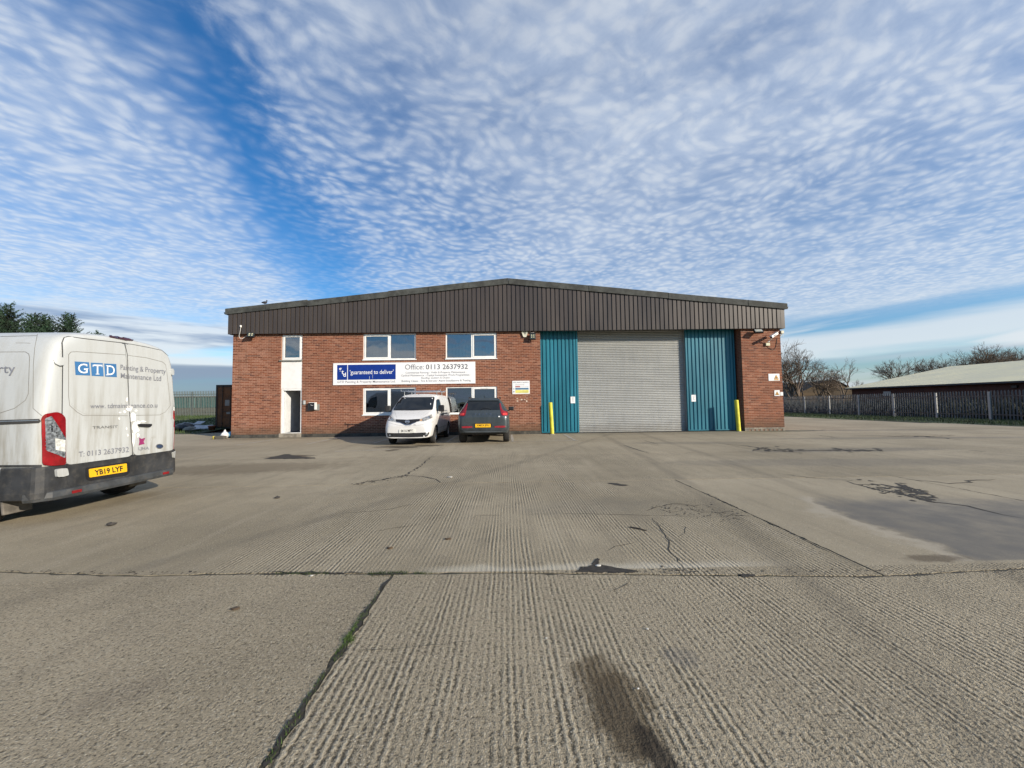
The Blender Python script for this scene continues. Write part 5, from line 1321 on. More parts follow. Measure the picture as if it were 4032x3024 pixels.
# ================= small white van, nose towards the camera
def small_van():
    CX, FY = -3.46, 13.28
    V = thing('small_van', (CX+.03, FY+2.0, 0), 'small white van with roof bars parked nose out by the windows', 'van')
    paint = carpaint('small_van_white', (.70, .70, .69), dirt=.12, rough=.22)
    full = [(0,.26), (.74,.26), (.81,.30), (.84,.55), (.845,.85), (.84,1.08), (.815,1.28), (.765,1.56), (.70,1.74), (.56,1.82), (0,1.85)]
    def low(ws, zt, zb=.26):   # ring with its top pulled down to zt
        pts = [(0,zb), (.74*ws,zb), (.81*ws,zb+.04), (.84*ws,zb+.22*(zt-zb)/.6), (.845*ws,zb+.5*(zt-zb)), (.83*ws,zb+.70*(zt-zb)), (.79*ws,zb+.86*(zt-zb)), (.72*ws,zb+.94*(zt-zb)), (.62*ws,zb+.975*(zt-zb)), (.42*ws,zb+.99*(zt-zb)), (0,zt)]
        return pts
    secs = [(0.0, low(.70, .66, .27)), (.015, low(.79, .74, .245)), (.07, low(.88, .83, .235)), (.20, low(.95, .94, .24)), (.42, low(.985, 1.06, .25)), (.72, low(1.0, 1.19, .26))]
    def green(zt, zs, wt):   # cab part: glasshouse above the waist
        return [(0,.26), (.74,.26), (.81,.30), (.84,.55), (.845,.85), (.84,1.06), (.825,1.17), (.825-(.825-wt)*.55, 1.17+(zs-1.17)*.55), (wt,zs), (wt*.8,zt-.015), (0,zt)]
    secs += [(.86, green(1.27, 1.24, .78)), (1.12, green(1.47, 1.42, .735)), (1.42, green(1.70, 1.62, .705)), (1.62, green(1.79, 1.70, .70)), (2.0, full), (3.0, full), (3.85, full), (3.98, [(a*.97, z-.02*(z > 1.4)) for a, z in full]), (4.02, [(a*.85, .34+(z-.26)*.92) for a, z in full])]
    Vx, F = cage_mesh(secs)
    Mw = Matrix.Translation((CX, FY, 0)) @ Matrix.Rotation(math.radians(-1.35), 4, 'Z')
    tw = lambda x, y, z: Mw @ Vector((x, y, z))
    axd = (Mw.to_3x3() @ Vector((1, 0, 0)))
    fy, ry = .86, 3.44
    cut = [(tw(s_*.80, y, .31), .37, axd, .26) for y in (fy, ry) for s_ in (-1, 1)]
    me = eval_mesh(Vx, F, Mw, 3, cut); S_ = Surf(me, 14.0)
    finish_body(me, paint, 'body', V, lambda c, n: n.z < -.6 or any(math.hypot(c.y-k[0].y, c.z-.31) < .373 and abs(n.dot(axd)) < .9 and abs(c.x-k[0].x) < .3 for k in cut) or any(math.hypot(c.y-k[0].y, c.z-.31) < .365 for k in cut))
    Z = lambda *ps: zpoly(7, *ps); P_ = lambda x, y: zp(7, x, y)
    kw = dict(off=.006, skirt=.012)
    ws = patch(S_, rnd(Z((432,228), (445,220), (880,216), (890,226), (866,375), (855,385), (345,393), (338,380)), 4), 'windscreen', vglass, V, off=.007, skirt=.014, step=20)
    seam(S_, Z((345,394), (600,396), (858,386)), 'wiper', MAT['dark'], V, w=.03, off=.015)
    seam(S_, Z((360,388), (480,372), (545,345)), 'wiper', MAT['dark'], V, w=.014, off=.018)
    patch(S_, Z((832,300), (840,299), (840,318), (832,319)), 'tax_sticker', MAT['signw'], ws, off=.009, skirt=.002)
    for poly in ([(262,530), (275,478), (290,462), (318,485), (355,515), (374,548), (372,553), (330,545), (285,537)], [(692,540), (690,520), (735,496), (800,472), (856,444), (859,496), (815,520), (745,542)]):
        hl = patch(S_, rnd(Z(*poly), 4), 'headlight', headlens, V, step=12, **kw)
    for c_ in ((318,520,14), (815,488,22)): patch(S_, Z(*[(c_[0]+c_[2]*math.cos(2*PI*k/12), c_[1]+c_[2]*.8*math.sin(2*PI*k/12)) for k in range(12)]), 'lamp_bowl', chrome, V, off=.0085, skirt=.003)
    patch(S_, rnd(Z((690,522), (722,508), (725,535), (694,540)), 4), 'indicator', M('indicator', (.50,.30,.16), .2), V, off=.0085, skirt=.003)
    patch(S_, rnd(Z((362,514), (520,520), (695,509), (692,538), (640,550), (585,570), (560,584), (500,586), (470,570), (430,555), (376,550)), 4), 'grille', MAT['dark'], V, step=14, **kw)
    seam(S_, Z((376,552), (430,560), (470,577), (505,592), (560,590), (592,573), (640,556)), 'grille_trim', chrome, V, w=.022, off=.009)
    n = 20; bd = patch(S_, Z(*[(525+30*math.cos(2*PI*k/n), 550+23*math.sin(2*PI*k/n)) for k in range(n)]), 'badge', chrome, V, off=.016, skirt=.01, step=16)
    patch(S_, Z(*[(525+22*math.cos(2*PI*k/n), 550+16*math.sin(2*PI*k/n)) for k in range(n)]), 'badge_hole', MAT['dark'], bd, off=.0175, skirt=.003, step=16)
    patch(S_, Z((493,543), (557,543), (557,557), (493,557)), 'badge_bar', chrome, bd, off=.0195, skirt=.003)
    seam(S_, Z((270,560), (430,598), (530,606), (700,590), (880,545)), 'bumper_gap', seamw, V, w=.007)
    seam(S_, Z((365,515), (330,480), (300,452)), 'bonnet_gap', seamw, V, w=.006); seam(S_, Z((690,508), (780,475), (858,436)), 'bonnet_gap', seamw, V, w=.006)
    seam(S_, Z((352,400), (368,450), (385,505)), 'bonnet_crease', seamw, V, w=.004); seam(S_, Z((840,394), (780,440), (700,500)), 'bonnet_crease', seamw, V, w=.004)
    seam(S_, Z((605,587), (635,588)), 'small_badge', seamm, V, w=.012)
    pt = patch(S_, rnd(Z((414,648), (626,640), (627,693), (414,698)), 2), 'number_plate', platew, V, off=.02, skirt=.03)
    text_px(S_, 'SK16 MFY', P_(440,654), P_(600,648), P_(440,686), 'lettering', MAT['black'], pt, .012, .0225)
    lg = patch(S_, rnd(Z((252,700), (265,697), (540,702), (815,686), (817,700), (792,746), (540,756), (265,752)), 6), 'lower_grille', MAT['dark'], V, step=16, **kw)
    for k in (715, 728, 741): seam(S_, Z((330,k), (735,k-4)), 'grille_bar', M('grille_bar', (.04,.04,.042), .5) if k == 715 else bpy.data.materials['grille_bar'], lg, w=.014, off=.009)
    for c_ in ((290,727), (780,712)): patch(S_, Z(*[(c_[0]+15*math.cos(2*PI*k/12), c_[1]+12*math.sin(2*PI*k/12)) for k in range(12)]), 'fog_lamp', clearlens, V, off=.0085, skirt=.003)
    # flank
    side = lambda s_: (lambda u, v: S_.ax(tw(s_*3, u, v), Mw.to_3x3() @ Vector((-s_, 0, 0))))
    for s_ in (-1, 1):
        mp = side(s_)
        patch(S_, rnd([(.98, 1.17), (1.95, 1.17), (1.95, 1.60), (1.60, 1.60), (1.45, 1.56)], .04), 'door_window', vglass, V, mapper=mp, step=.15)
        seam(S_, [(1.0, 1.15), (1.02, .75), (1.22, .40), (1.98, .36), (2.02, 1.2), (2.0, 1.68)], 'door_gap', seamw, V, w=.008, mapper=mp); seam(S_, [(2.05, .36), (3.0, .36), (3.06, 1.2), (3.0, 1.70)], 'door_gap', seamw, V, w=.008, mapper=mp)
        seam(S_, [(2.05, 1.02), (3.9, 1.02)], 'door_rail', seamm, V, w=.03, mapper=mp, off=.004); seam(S_, [(1.3, .52), (3.0, .52)], 'rubbing_strip', seamw, V, w=.012, mapper=mp)
        for u in (1.86, 2.14): patch(S_, rnd([(u-.09, 1.0), (u+.09, 1.0), (u+.09, 1.03), (u-.09, 1.03)], .01) if False else rnd([(u-.015, .96), (u+.015, .96), (u+.015, 1.12), (u-.015, 1.12)], .006), 'handle', MAT['dark'], V, mapper=mp, off=.03, skirt=.03)
        c = tw(s_*.99, 1.05, 1.26); mb = MB(); mb.bbox(-.105, .105, -.06, .06, -.12, .12, .04, M=Matrix.Translation(c) @ Matrix.Rotation(-s_*.25, 4, 'Z')); mr = mb.build('mirror', MAT['dark'], V)
        mb = MB(); mb.tube([tw(s_*.80, 1.1, 1.17), tw(s_*.93, 1.07, 1.20)], .025); mb.build('mirror_arm', MAT['dark'], mr)
    # wheels
    rim = alloy
    for y in (fy, ry):
        for s_ in (-1, 1): wheel(tw(s_*.735, y, .305), 'X', .305, .185, V, rim, 7, s_)
    # roof bars and aerial
    for y in (1.95, 3.0):
        mb = MB(); mb.tube([tw(-.78, y, 1.93), tw(.78, y, 1.93)], .022, 8)
        for s_ in (-1, 1): mb.tube([tw(s_*.64, y, 1.78), tw(s_*.64, y, 1.93)], .018, 6); mb.tube([tw(s_*.775, y, 1.93), tw(s_*.775, y, 2.01)], .014, 6)
        mb.build('roof_bar', chrome, V)
    mb = MB(); mb.tube([tw(-.02, 1.72, 1.80), tw(-.02, 1.80, 1.86)], [.012, .005], 6); mb.build('aerial', MAT['dark'], V)
    # tail
    bk = lambda u, v: S_.ax(Mw @ Vector((u, 8, v)), Mw.to_3x3() @ Vector((0, -1, 0)))
    for s_ in (-1, 1): patch(S_, rnd([(s_*.76, .75), (s_*.64, .75), (s_*.64, 1.15), (s_*.74, 1.15)], .03), 'tail_lamp', redlens, V, mapper=bk, step=.1)
    return V
small_van()

# ================= grey SUV, tail towards the camera
def suv():
    CX, RY_ = -.842, 13.40
    V = thing('suv', (CX, RY_+2.0, 0), 'slate grey SUV parked with its tail out beside the small white van', 'car')
    paint = carpaint('slate_grey', (.050, .064, .072), dirt=.06, rough=.30, metal=.35, dirtcol=(.2,.19,.17))
    def ring(wb, zb, wm, zm, wbelt, zbelt, wr, zr, zt): return [(0,zb), (wb,zb), (wb+.05,zb+.05), (wm-.005,zb+(zm-zb)*.55), (wm,zm), (wbelt+.012,zbelt-.10), (wbelt,zbelt), (wbelt-(wbelt-wr)*.55,zbelt+(zr-zbelt)*.55), (wr,zr), (wr*.82,zt-.012), (0,zt)]
    full = ring(.80,.30,.925,.72,.885,1.10,.60,1.555,1.63)
    secs = [(0.0, ring(.56,.44,.70,.66,.70,.86,.60,.93,.95)), (.012, ring(.64,.40,.77,.67,.76,.90,.66,.98,1.0)), (.06, ring(.72,.36,.85,.69,.83,.98,.72,1.06,1.09)), (.16, ring(.78,.33,.90,.71,.87,1.05,.68,1.17,1.20)), (.36, ring(.80,.31,.922,.72,.885,1.09,.62,1.40,1.43)), (.50, ring(.80,.30,.925,.72,.887,1.10,.595,1.525,1.575)), (.56, ring(.80,.30,.925,.72,.887,1.10,.59,1.545,1.60)), (.62, ring(.80,.30,.925,.72,.887,1.10,.59,1.553,1.612)),
            (1.2, full), (2.1, full), (2.55, ring(.80,.30,.925,.72,.885,1.10,.62,1.50,1.56)), (2.95, ring(.80,.30,.925,.72,.885,1.10,.70,1.25,1.29)), (3.15, ring(.80,.30,.92,.72,.88,1.04,.74,1.10,1.13)), (3.7, ring(.78,.30,.90,.70,.86,.96,.70,1.02,1.05)), (3.95, ring(.70,.32,.82,.66,.76,.84,.6,.92,.95)), (4.02, ring(.56,.40,.68,.62,.62,.76,.5,.82,.85))]
    Vx, F = cage_mesh(secs); Mw = Matrix.Translation((CX, RY_, 0)); tw = lambda x, y, z: Vector((CX+x, RY_+y, z))
    ry, fy = .86, 3.40
    cut = [(tw(s_*.88, y, .355), .405, (1, 0, 0), .26) for y in (ry, fy) for s_ in (-1, 1)]
    me = eval_mesh(Vx, F, Mw, 3, cut); S_ = Surf(me, 13.8)
    finish_body(me, paint, 'body', V, lambda c, n: n.z < -.6 or any(math.hypot(c.y-k[0].y, c.z-.355) < .408 and abs(n.x) < .9 and abs(c.x-k[0].x) < .3 for k in cut) or any(math.hypot(c.y-k[0].y, c.z-.355) < .40 for k in cut))
    Z = lambda *ps: zpoly(7, *ps); P_ = lambda x, y: zp(7, x, y); kw = dict(off=.006, skirt=.012)
    patch(S_, rnd(Z((1338,272), (1360,258), (1740,255), (1758,272), (1776,388), (1304,394)), 8), 'rear_window', vglass, V, step=18, **kw)
    seam(S_, Z((1500,392), (1540,365), (1590,368), (1650,382)), 'wiper', MAT['dark'], V, w=.018, off=.018)
    patch(S_, rnd(Z((1340,262), (1372,240), (1735,236), (1762,262), (1745,268), (1355,270)), 5), 'spoiler', paint, V, off=.03, skirt=.04)
    for poly in ([(1322,305), (1336,300), (1316,392), (1308,430), (1296,470), (1220,474), (1217,432), (1240,418), (1285,402), (1305,375)], [(1758,303), (1772,302), (1788,372), (1808,398), (1862,414), (1870,428), (1870,464), (1792,467), (1776,425), (1768,392)]):
        lp = patch(S_, rnd(Z(*poly), 5), 'tail_lamp', redlens, V, off=.012, skirt=.02, step=10)
    for poly in ([(1228,440), (1290,430), (1286,460), (1230,464)], [(1800,432), (1858,432), (1860,455), (1802,458)]): patch(S_, rnd(Z(*poly), 4), 'bright_lens', M('bright_red_lens', (.62,.05,.045), .2) if poly[0][0] < 1500 else bpy.data.materials['bright_red_lens'], V, off=.0145, skirt=.003)  # brighter red area of each tail lamp lens, plain colour without emission
    seam(S_, Z((1300,474), (1292,520), (1298,548), (1320,560), (1430,567), (1650,566), (1770,556), (1790,540), (1795,470)), 'tailgate_gap', seamm, V, w=.009)
    patch(S_, rnd(Z((1210,590), (1260,596), (1420,603), (1425,572), (1640,570), (1650,600), (1800,592), (1895,585), (1890,660), (1845,705), (1550,715), (1250,712), (1212,668)), 6), 'lower_bumper', M('dark_bumper', (.030,.036,.042), .5, var=.15), V, step=20, **kw)
    seam(S_, Z((1300,683), (1800,678)), 'bumper_lip', M('lip', (.10,.115,.13), .35), V, w=.02, off=.012)
    pr_ = patch(S_, rnd(Z((1420,570), (1652,566), (1662,600), (1645,628), (1432,630), (1422,610)), 5), 'plate_recess', MAT['dark'], V, off=.008, skirt=.01)
    pt = patch(S_, rnd(Z((1433,576), (1640,574), (1642,621), (1434,623)), 2), 'number_plate', platey, V, off=.016, skirt=.02)
    text_px(S_, 'YM23 JPU', P_(1452,584), P_(1622,582), P_(1452,613), 'lettering', MAT['black'], pt, .012, .0185)
    for poly in ([(1248,612), (1300,604), (1395,608), (1398,624), (1330,632), (1260,632)], [(1688,606), (1770,600), (1835,600), (1838,620), (1790,628), (1692,622)]): patch(S_, rnd(Z(*poly), 3), 'reflector', M('rear_reflector', (.28,.02,.03), .25) if poly[0][0] < 1500 else bpy.data.materials['rear_reflector'], V, off=.0095, skirt=.004)
    text_px(S_, 'VOLVO', P_(1430,439), P_(1650,439), P_(1430,450), 'lettering', chrome, V, .03, .009, spacing=3.2)
    patch(S_, Z((1744,470), (1764,470), (1764,484), (1744,484)), 'charge_badge', MAT['signw'], V, off=.009, skirt=.003)
    patch(S_, rnd(Z((1400,238), (1462,233), (1458,248), (1392,252)), 3), 'roof_sticker', M('pale_roof', (.40,.42,.43), .4), V, off=.034, skirt=.004) if False else None
    side = lambda s_: (lambda u, v: S_.ax(tw(s_*3, u, v), (-s_, 0, 0)))
    for s_ in (-1, 1):
        mp = side(s_)
        patch(S_, rnd([(.62, 1.20), (1.0, 1.13), (2.9, 1.13), (2.45, 1.47), (1.9, 1.52), (1.0, 1.50), (.70, 1.40)], .05), 'side_window', vglass, V, mapper=mp, step=.15)
        seam(S_, [(1.9, 1.5), (1.92, 1.1), (1.9, .42), (2.95, .40), (3.02, .8), (2.98, 1.08)], 'door_gap', seamm, V, w=.007, mapper=mp); seam(S_, [(1.9, .42), (1.15, .42), (.98, .85), (.95, 1.1)], 'door_gap', seamm, V, w=.007, mapper=mp)
        seam(S_, [(.45, .42), (.45, .62), (.6, .78), (.86, .81), (1.12, .78), (1.28, .6), (1.33, .36), (2.9, .36)], 'arch_trim', plas, V, w=.06, off=.006, mapper=mp)
        for u in (1.25, 2.2): patch(S_, rnd([(u-.1, .985), (u+.1, .985), (u+.1, 1.015), (u-.1, 1.015)], .01), 'handle', paint, V, mapper=mp, off=.03, skirt=.03)
        c = tw(s_*1.0, 2.55, 1.19); mb = MB(); mb.bbox(-.11, .11, -.06, .06, -.075, .085, .035, M=Matrix.Translation(c)); mr = mb.build('mirror', MAT['dark'], V)
        mb = MB(); mb.tube([tw(s_*.85, 2.55, 1.10), tw(s_*.95, 2.55, 1.14)], .025); mb.build('mirror_arm', MAT['dark'], mr)
        mb = MB(); mb.tube([tw(s_*.565, .75, 1.60), tw(s_*.565, .85, 1.635), tw(s_*.57, 2.1, 1.645), tw(s_*.57, 2.25, 1.60)], .014, 6); mb.build('roof_rail', MAT['dark'], V)
    for y in (ry, fy):
        for s_ in (-1, 1): wheel(tw(s_*.795, y, .352), 'X', .352, .235, V, alloy, 5, s_)
    mb = MB(); mb._add([tw(-.02, .95, 1.63), tw(.02, .95, 1.63), tw(0, 1.0, 1.63), tw(0, .93, 1.69)], [(0,1,3), (1,2,3), (2,0,3)]); mb.build('aerial', MAT['dark'], V)
    patch(S_, rnd([(CX-.62, 1.14), (CX+.62, 1.14), (CX+.56, 1.5), (CX-.56, 1.5)], .05), 'windscreen', vglass, V, mapper=lambda u, v: S_.ax((u, RY_+8, v), (0, -1, 0)), step=.15)
    return V
suv()

# ------------------------------------------------------------------ palisade fences
galv = M('weathered_galvanised', (.17, .185, .20), .55, metal=.25, var=.18, vs=3); postm = M('pale_post', (.44,.45,.43), .5, var=.08, vs=4)
def pale_mesh(h, w=.075):
    mb = MB(); t = .004; e = .030
    xs = [(-w/2, 0), (-w*.22, -e), (0, -e*.55), (w*.22, -e), (w/2, 0)]
    n = len(xs); vs = [(x, y, 0) for x, y in xs]+[(x, y, h-.06) for x, y in xs]
    mb._add(vs, [(i, i+1, n+i+1, n+i) for i in range(n-1)])
    tips = [(-w*.36, -e*.3, h-.01), (0, -e*.5, h), (w*.36, -e*.3, h-.01)]
    mb._add([vs[n], vs[n+1], vs[n+2], vs[n+3], vs[n+4]]+tips, [(0, 1, 5), (1, 2, 6, 5), (2, 3, 7, 6), (3, 4, 7)])
    mb._add([(x, y+t, z) for x, y, z in vs], [(n+i, n+i+1, i+1, i) for i in range(n-1)])
    me = bpy.data.meshes.new('pale'); me.from_pydata(mb.v, [], mb.f); me.update(); return me
def fence(name, a, b_, base, h, spacing, pitch, label, outside, pm, fm, skipends=0):
    a, b_ = Vector((*a, 0)), Vector((*b_, 0)); L = (b_-a).length; d = (b_-a)/L; ang = math.atan2(d.y, d.x); nrm = Vector((-d.y, d.x, 0))*outside
    F = thing(name, (*(a.lerp(b_, .5)).xy, base((a+b_)/2)), label, 'fence')
    me = pale_mesh(h-.08); n = int(L/pitch)
    for k in range(n):
        p = a+d*(k+.5)*pitch
        o = obj('pale', me, fm, F, (p.x+nrm.x*.045, p.y+nrm.y*.045, base(p)+.06)); o.rotation_euler.z = ang+(PI if outside > 0 else 0)
    np_ = int(L/spacing)+1
    pme = None
    for k in range(np_):
        p = a+d*k*spacing
        mb = MB(); z0 = base(p)-.1
        mb.box(p.x-.05, p.x+.05, p.y-.028, p.y+.028, z0, base(p)+h-.09, rz=ang, c=(p.x, p.y, 0)); mb.build('post', pm, F)
    for zz_ in (.32, h-.36):
        mb = MB(); q0, q1 = a, b_
        for k in range(np_):
            s0 = a+d*min(L, k*spacing); s1 = a+d*min(L, (k+1)*spacing)
            if (s1-s0).length < .1: continue
            m0, m1 = s0+nrm*.028, s1+nrm*.028
            mb._add([(m0.x, m0.y, base(s0)+zz_), (m1.x, m1.y, base(s1)+zz_), (m1.x, m1.y, base(s1)+zz_+.05), (m0.x, m0.y, base(s0)+zz_+.05), (m0.x-nrm.x*.03, m0.y-nrm.y*.03, base(s0)+zz_+.05), (m1.x-nrm.x*.03, m1.y-nrm.y*.03, base(s1)+zz_+.05)], [(0,1,2,3), (3,2,5,4)])
        mb.build('rail', fm, F)
    return F
fence('palisade_fence', (27.6, 46.1), (27.6, 16.0), lambda p: .06-.004*(p.y-25)*(p.y > 25), 1.72, 2.72, .152, 'grey palisade fence with pale posts along the grass verge', -1, postm, galv) if False else None
def fbase(p): return .055 if p.y < 27 else .055-.0075*(p.y-27)
fence('palisade_fence', (27.6, 35.40+2.74*4), (27.6, 35.40-2.74*7.6), fbase, 1.74, 2.74, .155, 'dark grey palisade fence with pale posts along the right-hand verge'.replace('right-hand ', 'grass '), 1, postm, galv)
fence('palisade_fence', (-48.0, 37.0), (-16.0, 34.6), lambda p: bankz(p.x, p.y)-.02, 2.35, 2.75, .155, 'tall palisade fence on the grass bank behind the container', -1, galv, M('dull_galvanised', (.065,.085,.08), .6, metal=.2, var=.2))

# ------------------------------------------------------------------ container and rubbish by the corner
def container():
    x0, x1, y0, y1, z0, z1 = -17.25, -14.81, 23.0, 29.05, .13, 2.72
    V = thing('shipping_container', ((x0+x1)/2, y0+3, 0), 'rusty orange brown shipping container with closed double doors', 'container')
    rust = M('container_orange', (.17, .062, .018), .7, var=.25, vs=2.0, dirt=.55, dirtcol=(.05,.022,.012), bmp=.003, bs=30); dkr = M('container_frame', (.05,.03,.02), .7, var=.2)
    mb = MB(); mb.box(x0+.07, x1-.07, y0+.06, y1, z0+.1, z1-.03)
    n = 24
    for s_, xx in ((-1, x0), (1, x1)):
        for k in range(n): mb.box(min(xx+.035*-s_, xx+.075*-s_), max(xx+.035*-s_, xx+.075*-s_), y0+.15+k*.245, y0+.15+k*.245+.14, z0+.12, z1-.1)
    mb.build('shell', rust, V)
    mb = MB()
    for (a, b_) in ((x0, x0+.10), (x1-.10, x1)): mb.box(a, b_, y0, y0+.12, 0.0, z1)
    mb.box(x0+.10, x1-.10, y0, y0+.1, z1-.13, z1); mb.box(x0+.10, x1-.10, y0, y0+.1, z0-.04, z0+.1)
    mb.build('end_frame', dkr, V)
    for (a, b_) in ((x0, x0+.10), (x1-.10, x1)):
        mb = MB(); mb.box(a, b_, y1-.12, y1, 0, z1); mb.build('corner_post', dkr, V)
    xm_ = (x0+x1)/2
    for (a, b_) in ((x0+.105, xm_-.006), (xm_+.006, x1-.105)):
        mb = MB(); mb.box(a, b_, y0+.02, y0+.06, z0+.105, z1-.135); d = mb.build('door', rust, V)
        mb = MB()
        for k in range(4): mb.box(a+.05, b_-.05, y0+.004, y0+.02, z0+.18+k*.58, z0+.18+k*.58+.50)
        mb.build('door_pressing', rust, d)
        for f in (.28, .72):
            xx = a+(b_-a)*f; mb = MB(); mb.tube([(xx, y0-.03, z0+.02), (xx, y0-.03, z1-.04)], .016, 6)
            for zz_ in (z0+.3, z0+1.1, z1-.4): mb.box(xx-.035, xx+.035, y0-.028, y0+.006, zz_, zz_+.05)
            mb.box(xx-.02, xx+.26, y0-.055, y0-.045, z0+.98, z0+1.01); mb.build('lock_rod', dkr, d)
        mb = MB()
        for (fx, zc, w_, h_) in ((.52, z0+1.35, .26, .34), (.58, z0+.86, .22, .12)): mb.box(a+(b_-a)*fx-w_/2, a+(b_-a)*fx+w_/2, y0-.001, y0+.003, zc, zc+h_)
        mb.build('data_plate', M('faded_plate', (.32,.28,.24), .6) if a < xm_-1 else bpy.data.materials['faded_plate'], d)
    return V
container()
def sack(name, c, r, h, mat, label, cat, seed, sy=1.0, neck=True):
    t = thing(name, c, label, cat); rr = random.Random(seed); bm = bmesh.new(); bmesh.ops.create_icosphere(bm, subdivisions=4, radius=1)
    for v in bm.verts:
        p = v.co.copy(); n = mnoise.noise(p*2.2+Vector((seed, 0, 0)))*.16+mnoise.noise(p*6+Vector((seed, 3, 0)))*.07
        z = (p.z*.5+.5)
        w = 1.0-.55*max(0, z-.45)/.55*(1.15 if neck else .3); q = Vector((p.x*r*w, p.y*r*sy*w, 0))*(1+n); zz_ = h*(z**.85)*(1+n*.5)
        if neck and z > .93: zz_ += h*.18
        v.co = Vector((c[0]+q.x, c[1]+q.y, c[2]+max(-.01, zz_-.02)))
    mb = MB(); mb.bm(bm, smooth=True); mb.build('sack', mat, t); return t
sack('rubbish_bag', (-12.72, 17.55, 0), .17, .34, M('white_polythene', (.66,.66,.64), .35, var=.1, vs=9), 'tied white rubbish bag beside the brick corner', 'bag', 2)
sack('rubbish_bag', (-12.60, 17.80, 0), .20, .30, M('blue_polythene', (.05,.24,.40), .35, var=.2, vs=7), 'light blue rubbish bag slumped against the brick corner', 'bag', 5, neck=False)
t = thing('scrap_box', (-12.72, 17.22, 0), 'low weathered box lying before the rubbish bags', 'box')
mb = MB(); mb.bbox(-12.86, -12.48, 17.12, 17.34, 0, .135, .008); mb.box(-12.84, -12.50, 17.14, 17.32, .135, .14); mb.build('case', M('grey_board', (.09,.085,.07), .8, var=.2), t)
t = thing('paint_tin', (-12.94, 17.2, 0), 'small yellow tin beside the low weathered box', 'tin')
mb = MB(); mb.lathe([(0, 0), (.055, 0), (.055, .125), (.058, .13), (.05, .135), (0, .132)], (-12.94, 17.2, .0), 'Z', 16); mb.build('can', M('tin_yellow', (.62,.52,.12), .4), t)
sack('dumped_sack', (-18.6, 22.6, 0), .55, .55, M('black_polythene', (.02,.025,.03), .4, var=.3), 'black plastic heap dumped on the grass edge', 'sack', 9, 1.2, neck=False)
sack('dumped_sack', (-17.85, 22.0, 0), .36, .36, M('dull_canvas', (.22,.22,.19), .8, var=.2), 'pale canvas sack dumped by the container', 'sack', 12, 1.0, neck=False)
for (c, sx, sy, sz, rz, tilt, col, label) in (((-17.35, 22.2, .28), .9, .5, .04, .3, .35, (.50,.52,.54), 'white board leaning on the dumped sacks by the container'), ((-17.95, 22.7, .50), .55, .35, .03, -.2, .5, (.46,.48,.50), 'small pale board on top of the dumped black plastic'), ((-18.6, 21.55, .03), 1.4, .35, .03, .05, .02, (.36,.37,.36), 'flat pale board lying on the ground by the grass bank')):
    t = thing('scrap_board', (c[0], c[1], 0), label, 'board'); mb = MB()
    mb.bbox(-sx/2, sx/2, -sy/2, sy/2, -sz/2, sz/2, .004, M=Matrix.Translation(c) @ Matrix.Rotation(rz, 4, 'Z') @ Matrix.Rotation(tilt, 4, 'X')); mb.build('panel', M('scrap_panel', col, .6, var=.15), t)
t = thing('plant_pot', (-16.75, 22.1, 0), 'tipped terracotta pot in front of the container door', 'pot')
mb = MB(); mb.lathe([(0, 0), (.12, 0), (.17, .30), (.19, .30), (.19, .36), (.165, .36), (.11, .03), (0, .03)], (-16.75, 22.1, 0), 'Z', 18); o = mb.build('pot', M('terracotta', (.20,.075,.045), .8), t)

# teal shed beyond the left fence
t = thing('teal_shed', (-33, 44, 0), 'low teal clad shed seen through the palisade on the bank', 'shed')
tsh = M('teal_cladding', (.010, .085, .085), .6, var=.2, vs=.8); br_ = M('shed_base', (.09,.085,.07), .9, var=.2)
mb = MB(); mb.box(-52, -24.2, 43, 50, .0, 1.35); mb.build('base_wall', br_, t)
ribs(-52, -24.2, .5, [(0, 0), (.3, 0), (.4, .05), (.9, .05), (1, 0)], 42.97, 1.36, lambda x: 2.62).build('cladding', tsh, t)
mb = MB(); mb._add([(-52.2, 42.8, 2.63), (-24.0, 42.8, 2.63), (-24.0, 50.2, 2.8), (-52.2, 50.2, 2.8), (-52.2, 42.8, 2.55), (-24.0, 42.8, 2.55), (-24, 50.2, 2.55), (-52.2, 50.2, 2.55)], [(0,1,2,3), (0,4,5,1), (1,5,6,2), (2,6,7,3), (3,7,4,0)]); mb.build('roof', MAT['roof'], t)

# ------------------------------------------------------------------ low hall and barn on the right
H = thing('low_hall', (42, 20, 0), 'long low dark brick hall with cream hipped roof behind the fence', 'building')
hb = M('dark_brick', (.085, .036, .028), .9, var=.2, vs=1.5); cream = M('cream_roof', (.72, .66, .42), .5, var=.06, vs=.5, dirt=.12, dirtcol=(.42,.40,.30)); dg_ = M('dark_gutter', (.03,.035,.045), .5)
hx0, hx1, hy0, hy1, he = 36.0, 58.0, -12.0, 39.7, 2.50
mb = MB(); mb.prism([(hx0, hy0, 0), (hx1, hy0, 0), (hx1, hy0, he), (47, hy0, 4.55), (hx0, hy0, he)], (0, hy1-hy0, 0)); mb.build('wall', hb, H)
rx, zr_, ov = 47.0, 4.68, .40
mb = MB()
for s_, xe in ((-1, hx0-ov), (1, hx1+ov)):
    mb._add([(xe, hy1+ov, he), (rx, hy1+ov, zr_), (rx, hy0-ov, zr_), (xe, hy0-ov, he), (xe, hy1+ov, he-.06), (rx, hy1+ov, zr_-.06), (rx, hy0-ov, zr_-.06), (xe, hy0-ov, he-.06)], [(0,1,2,3), (7,6,5,4), (0,4,5,1), (3,2,6,7), (0,3,7,4)])
hr = mb.build('roof', cream, H)
for k in range(62):     # standing seams
    yy = hy1+ov-.4-k*.8
    mb = MB(); mb.tube([(hx0-ov, yy, he+.001), (rx, yy, zr_+.001)], .004, 4); mb.build('roof_seam', cream, hr)
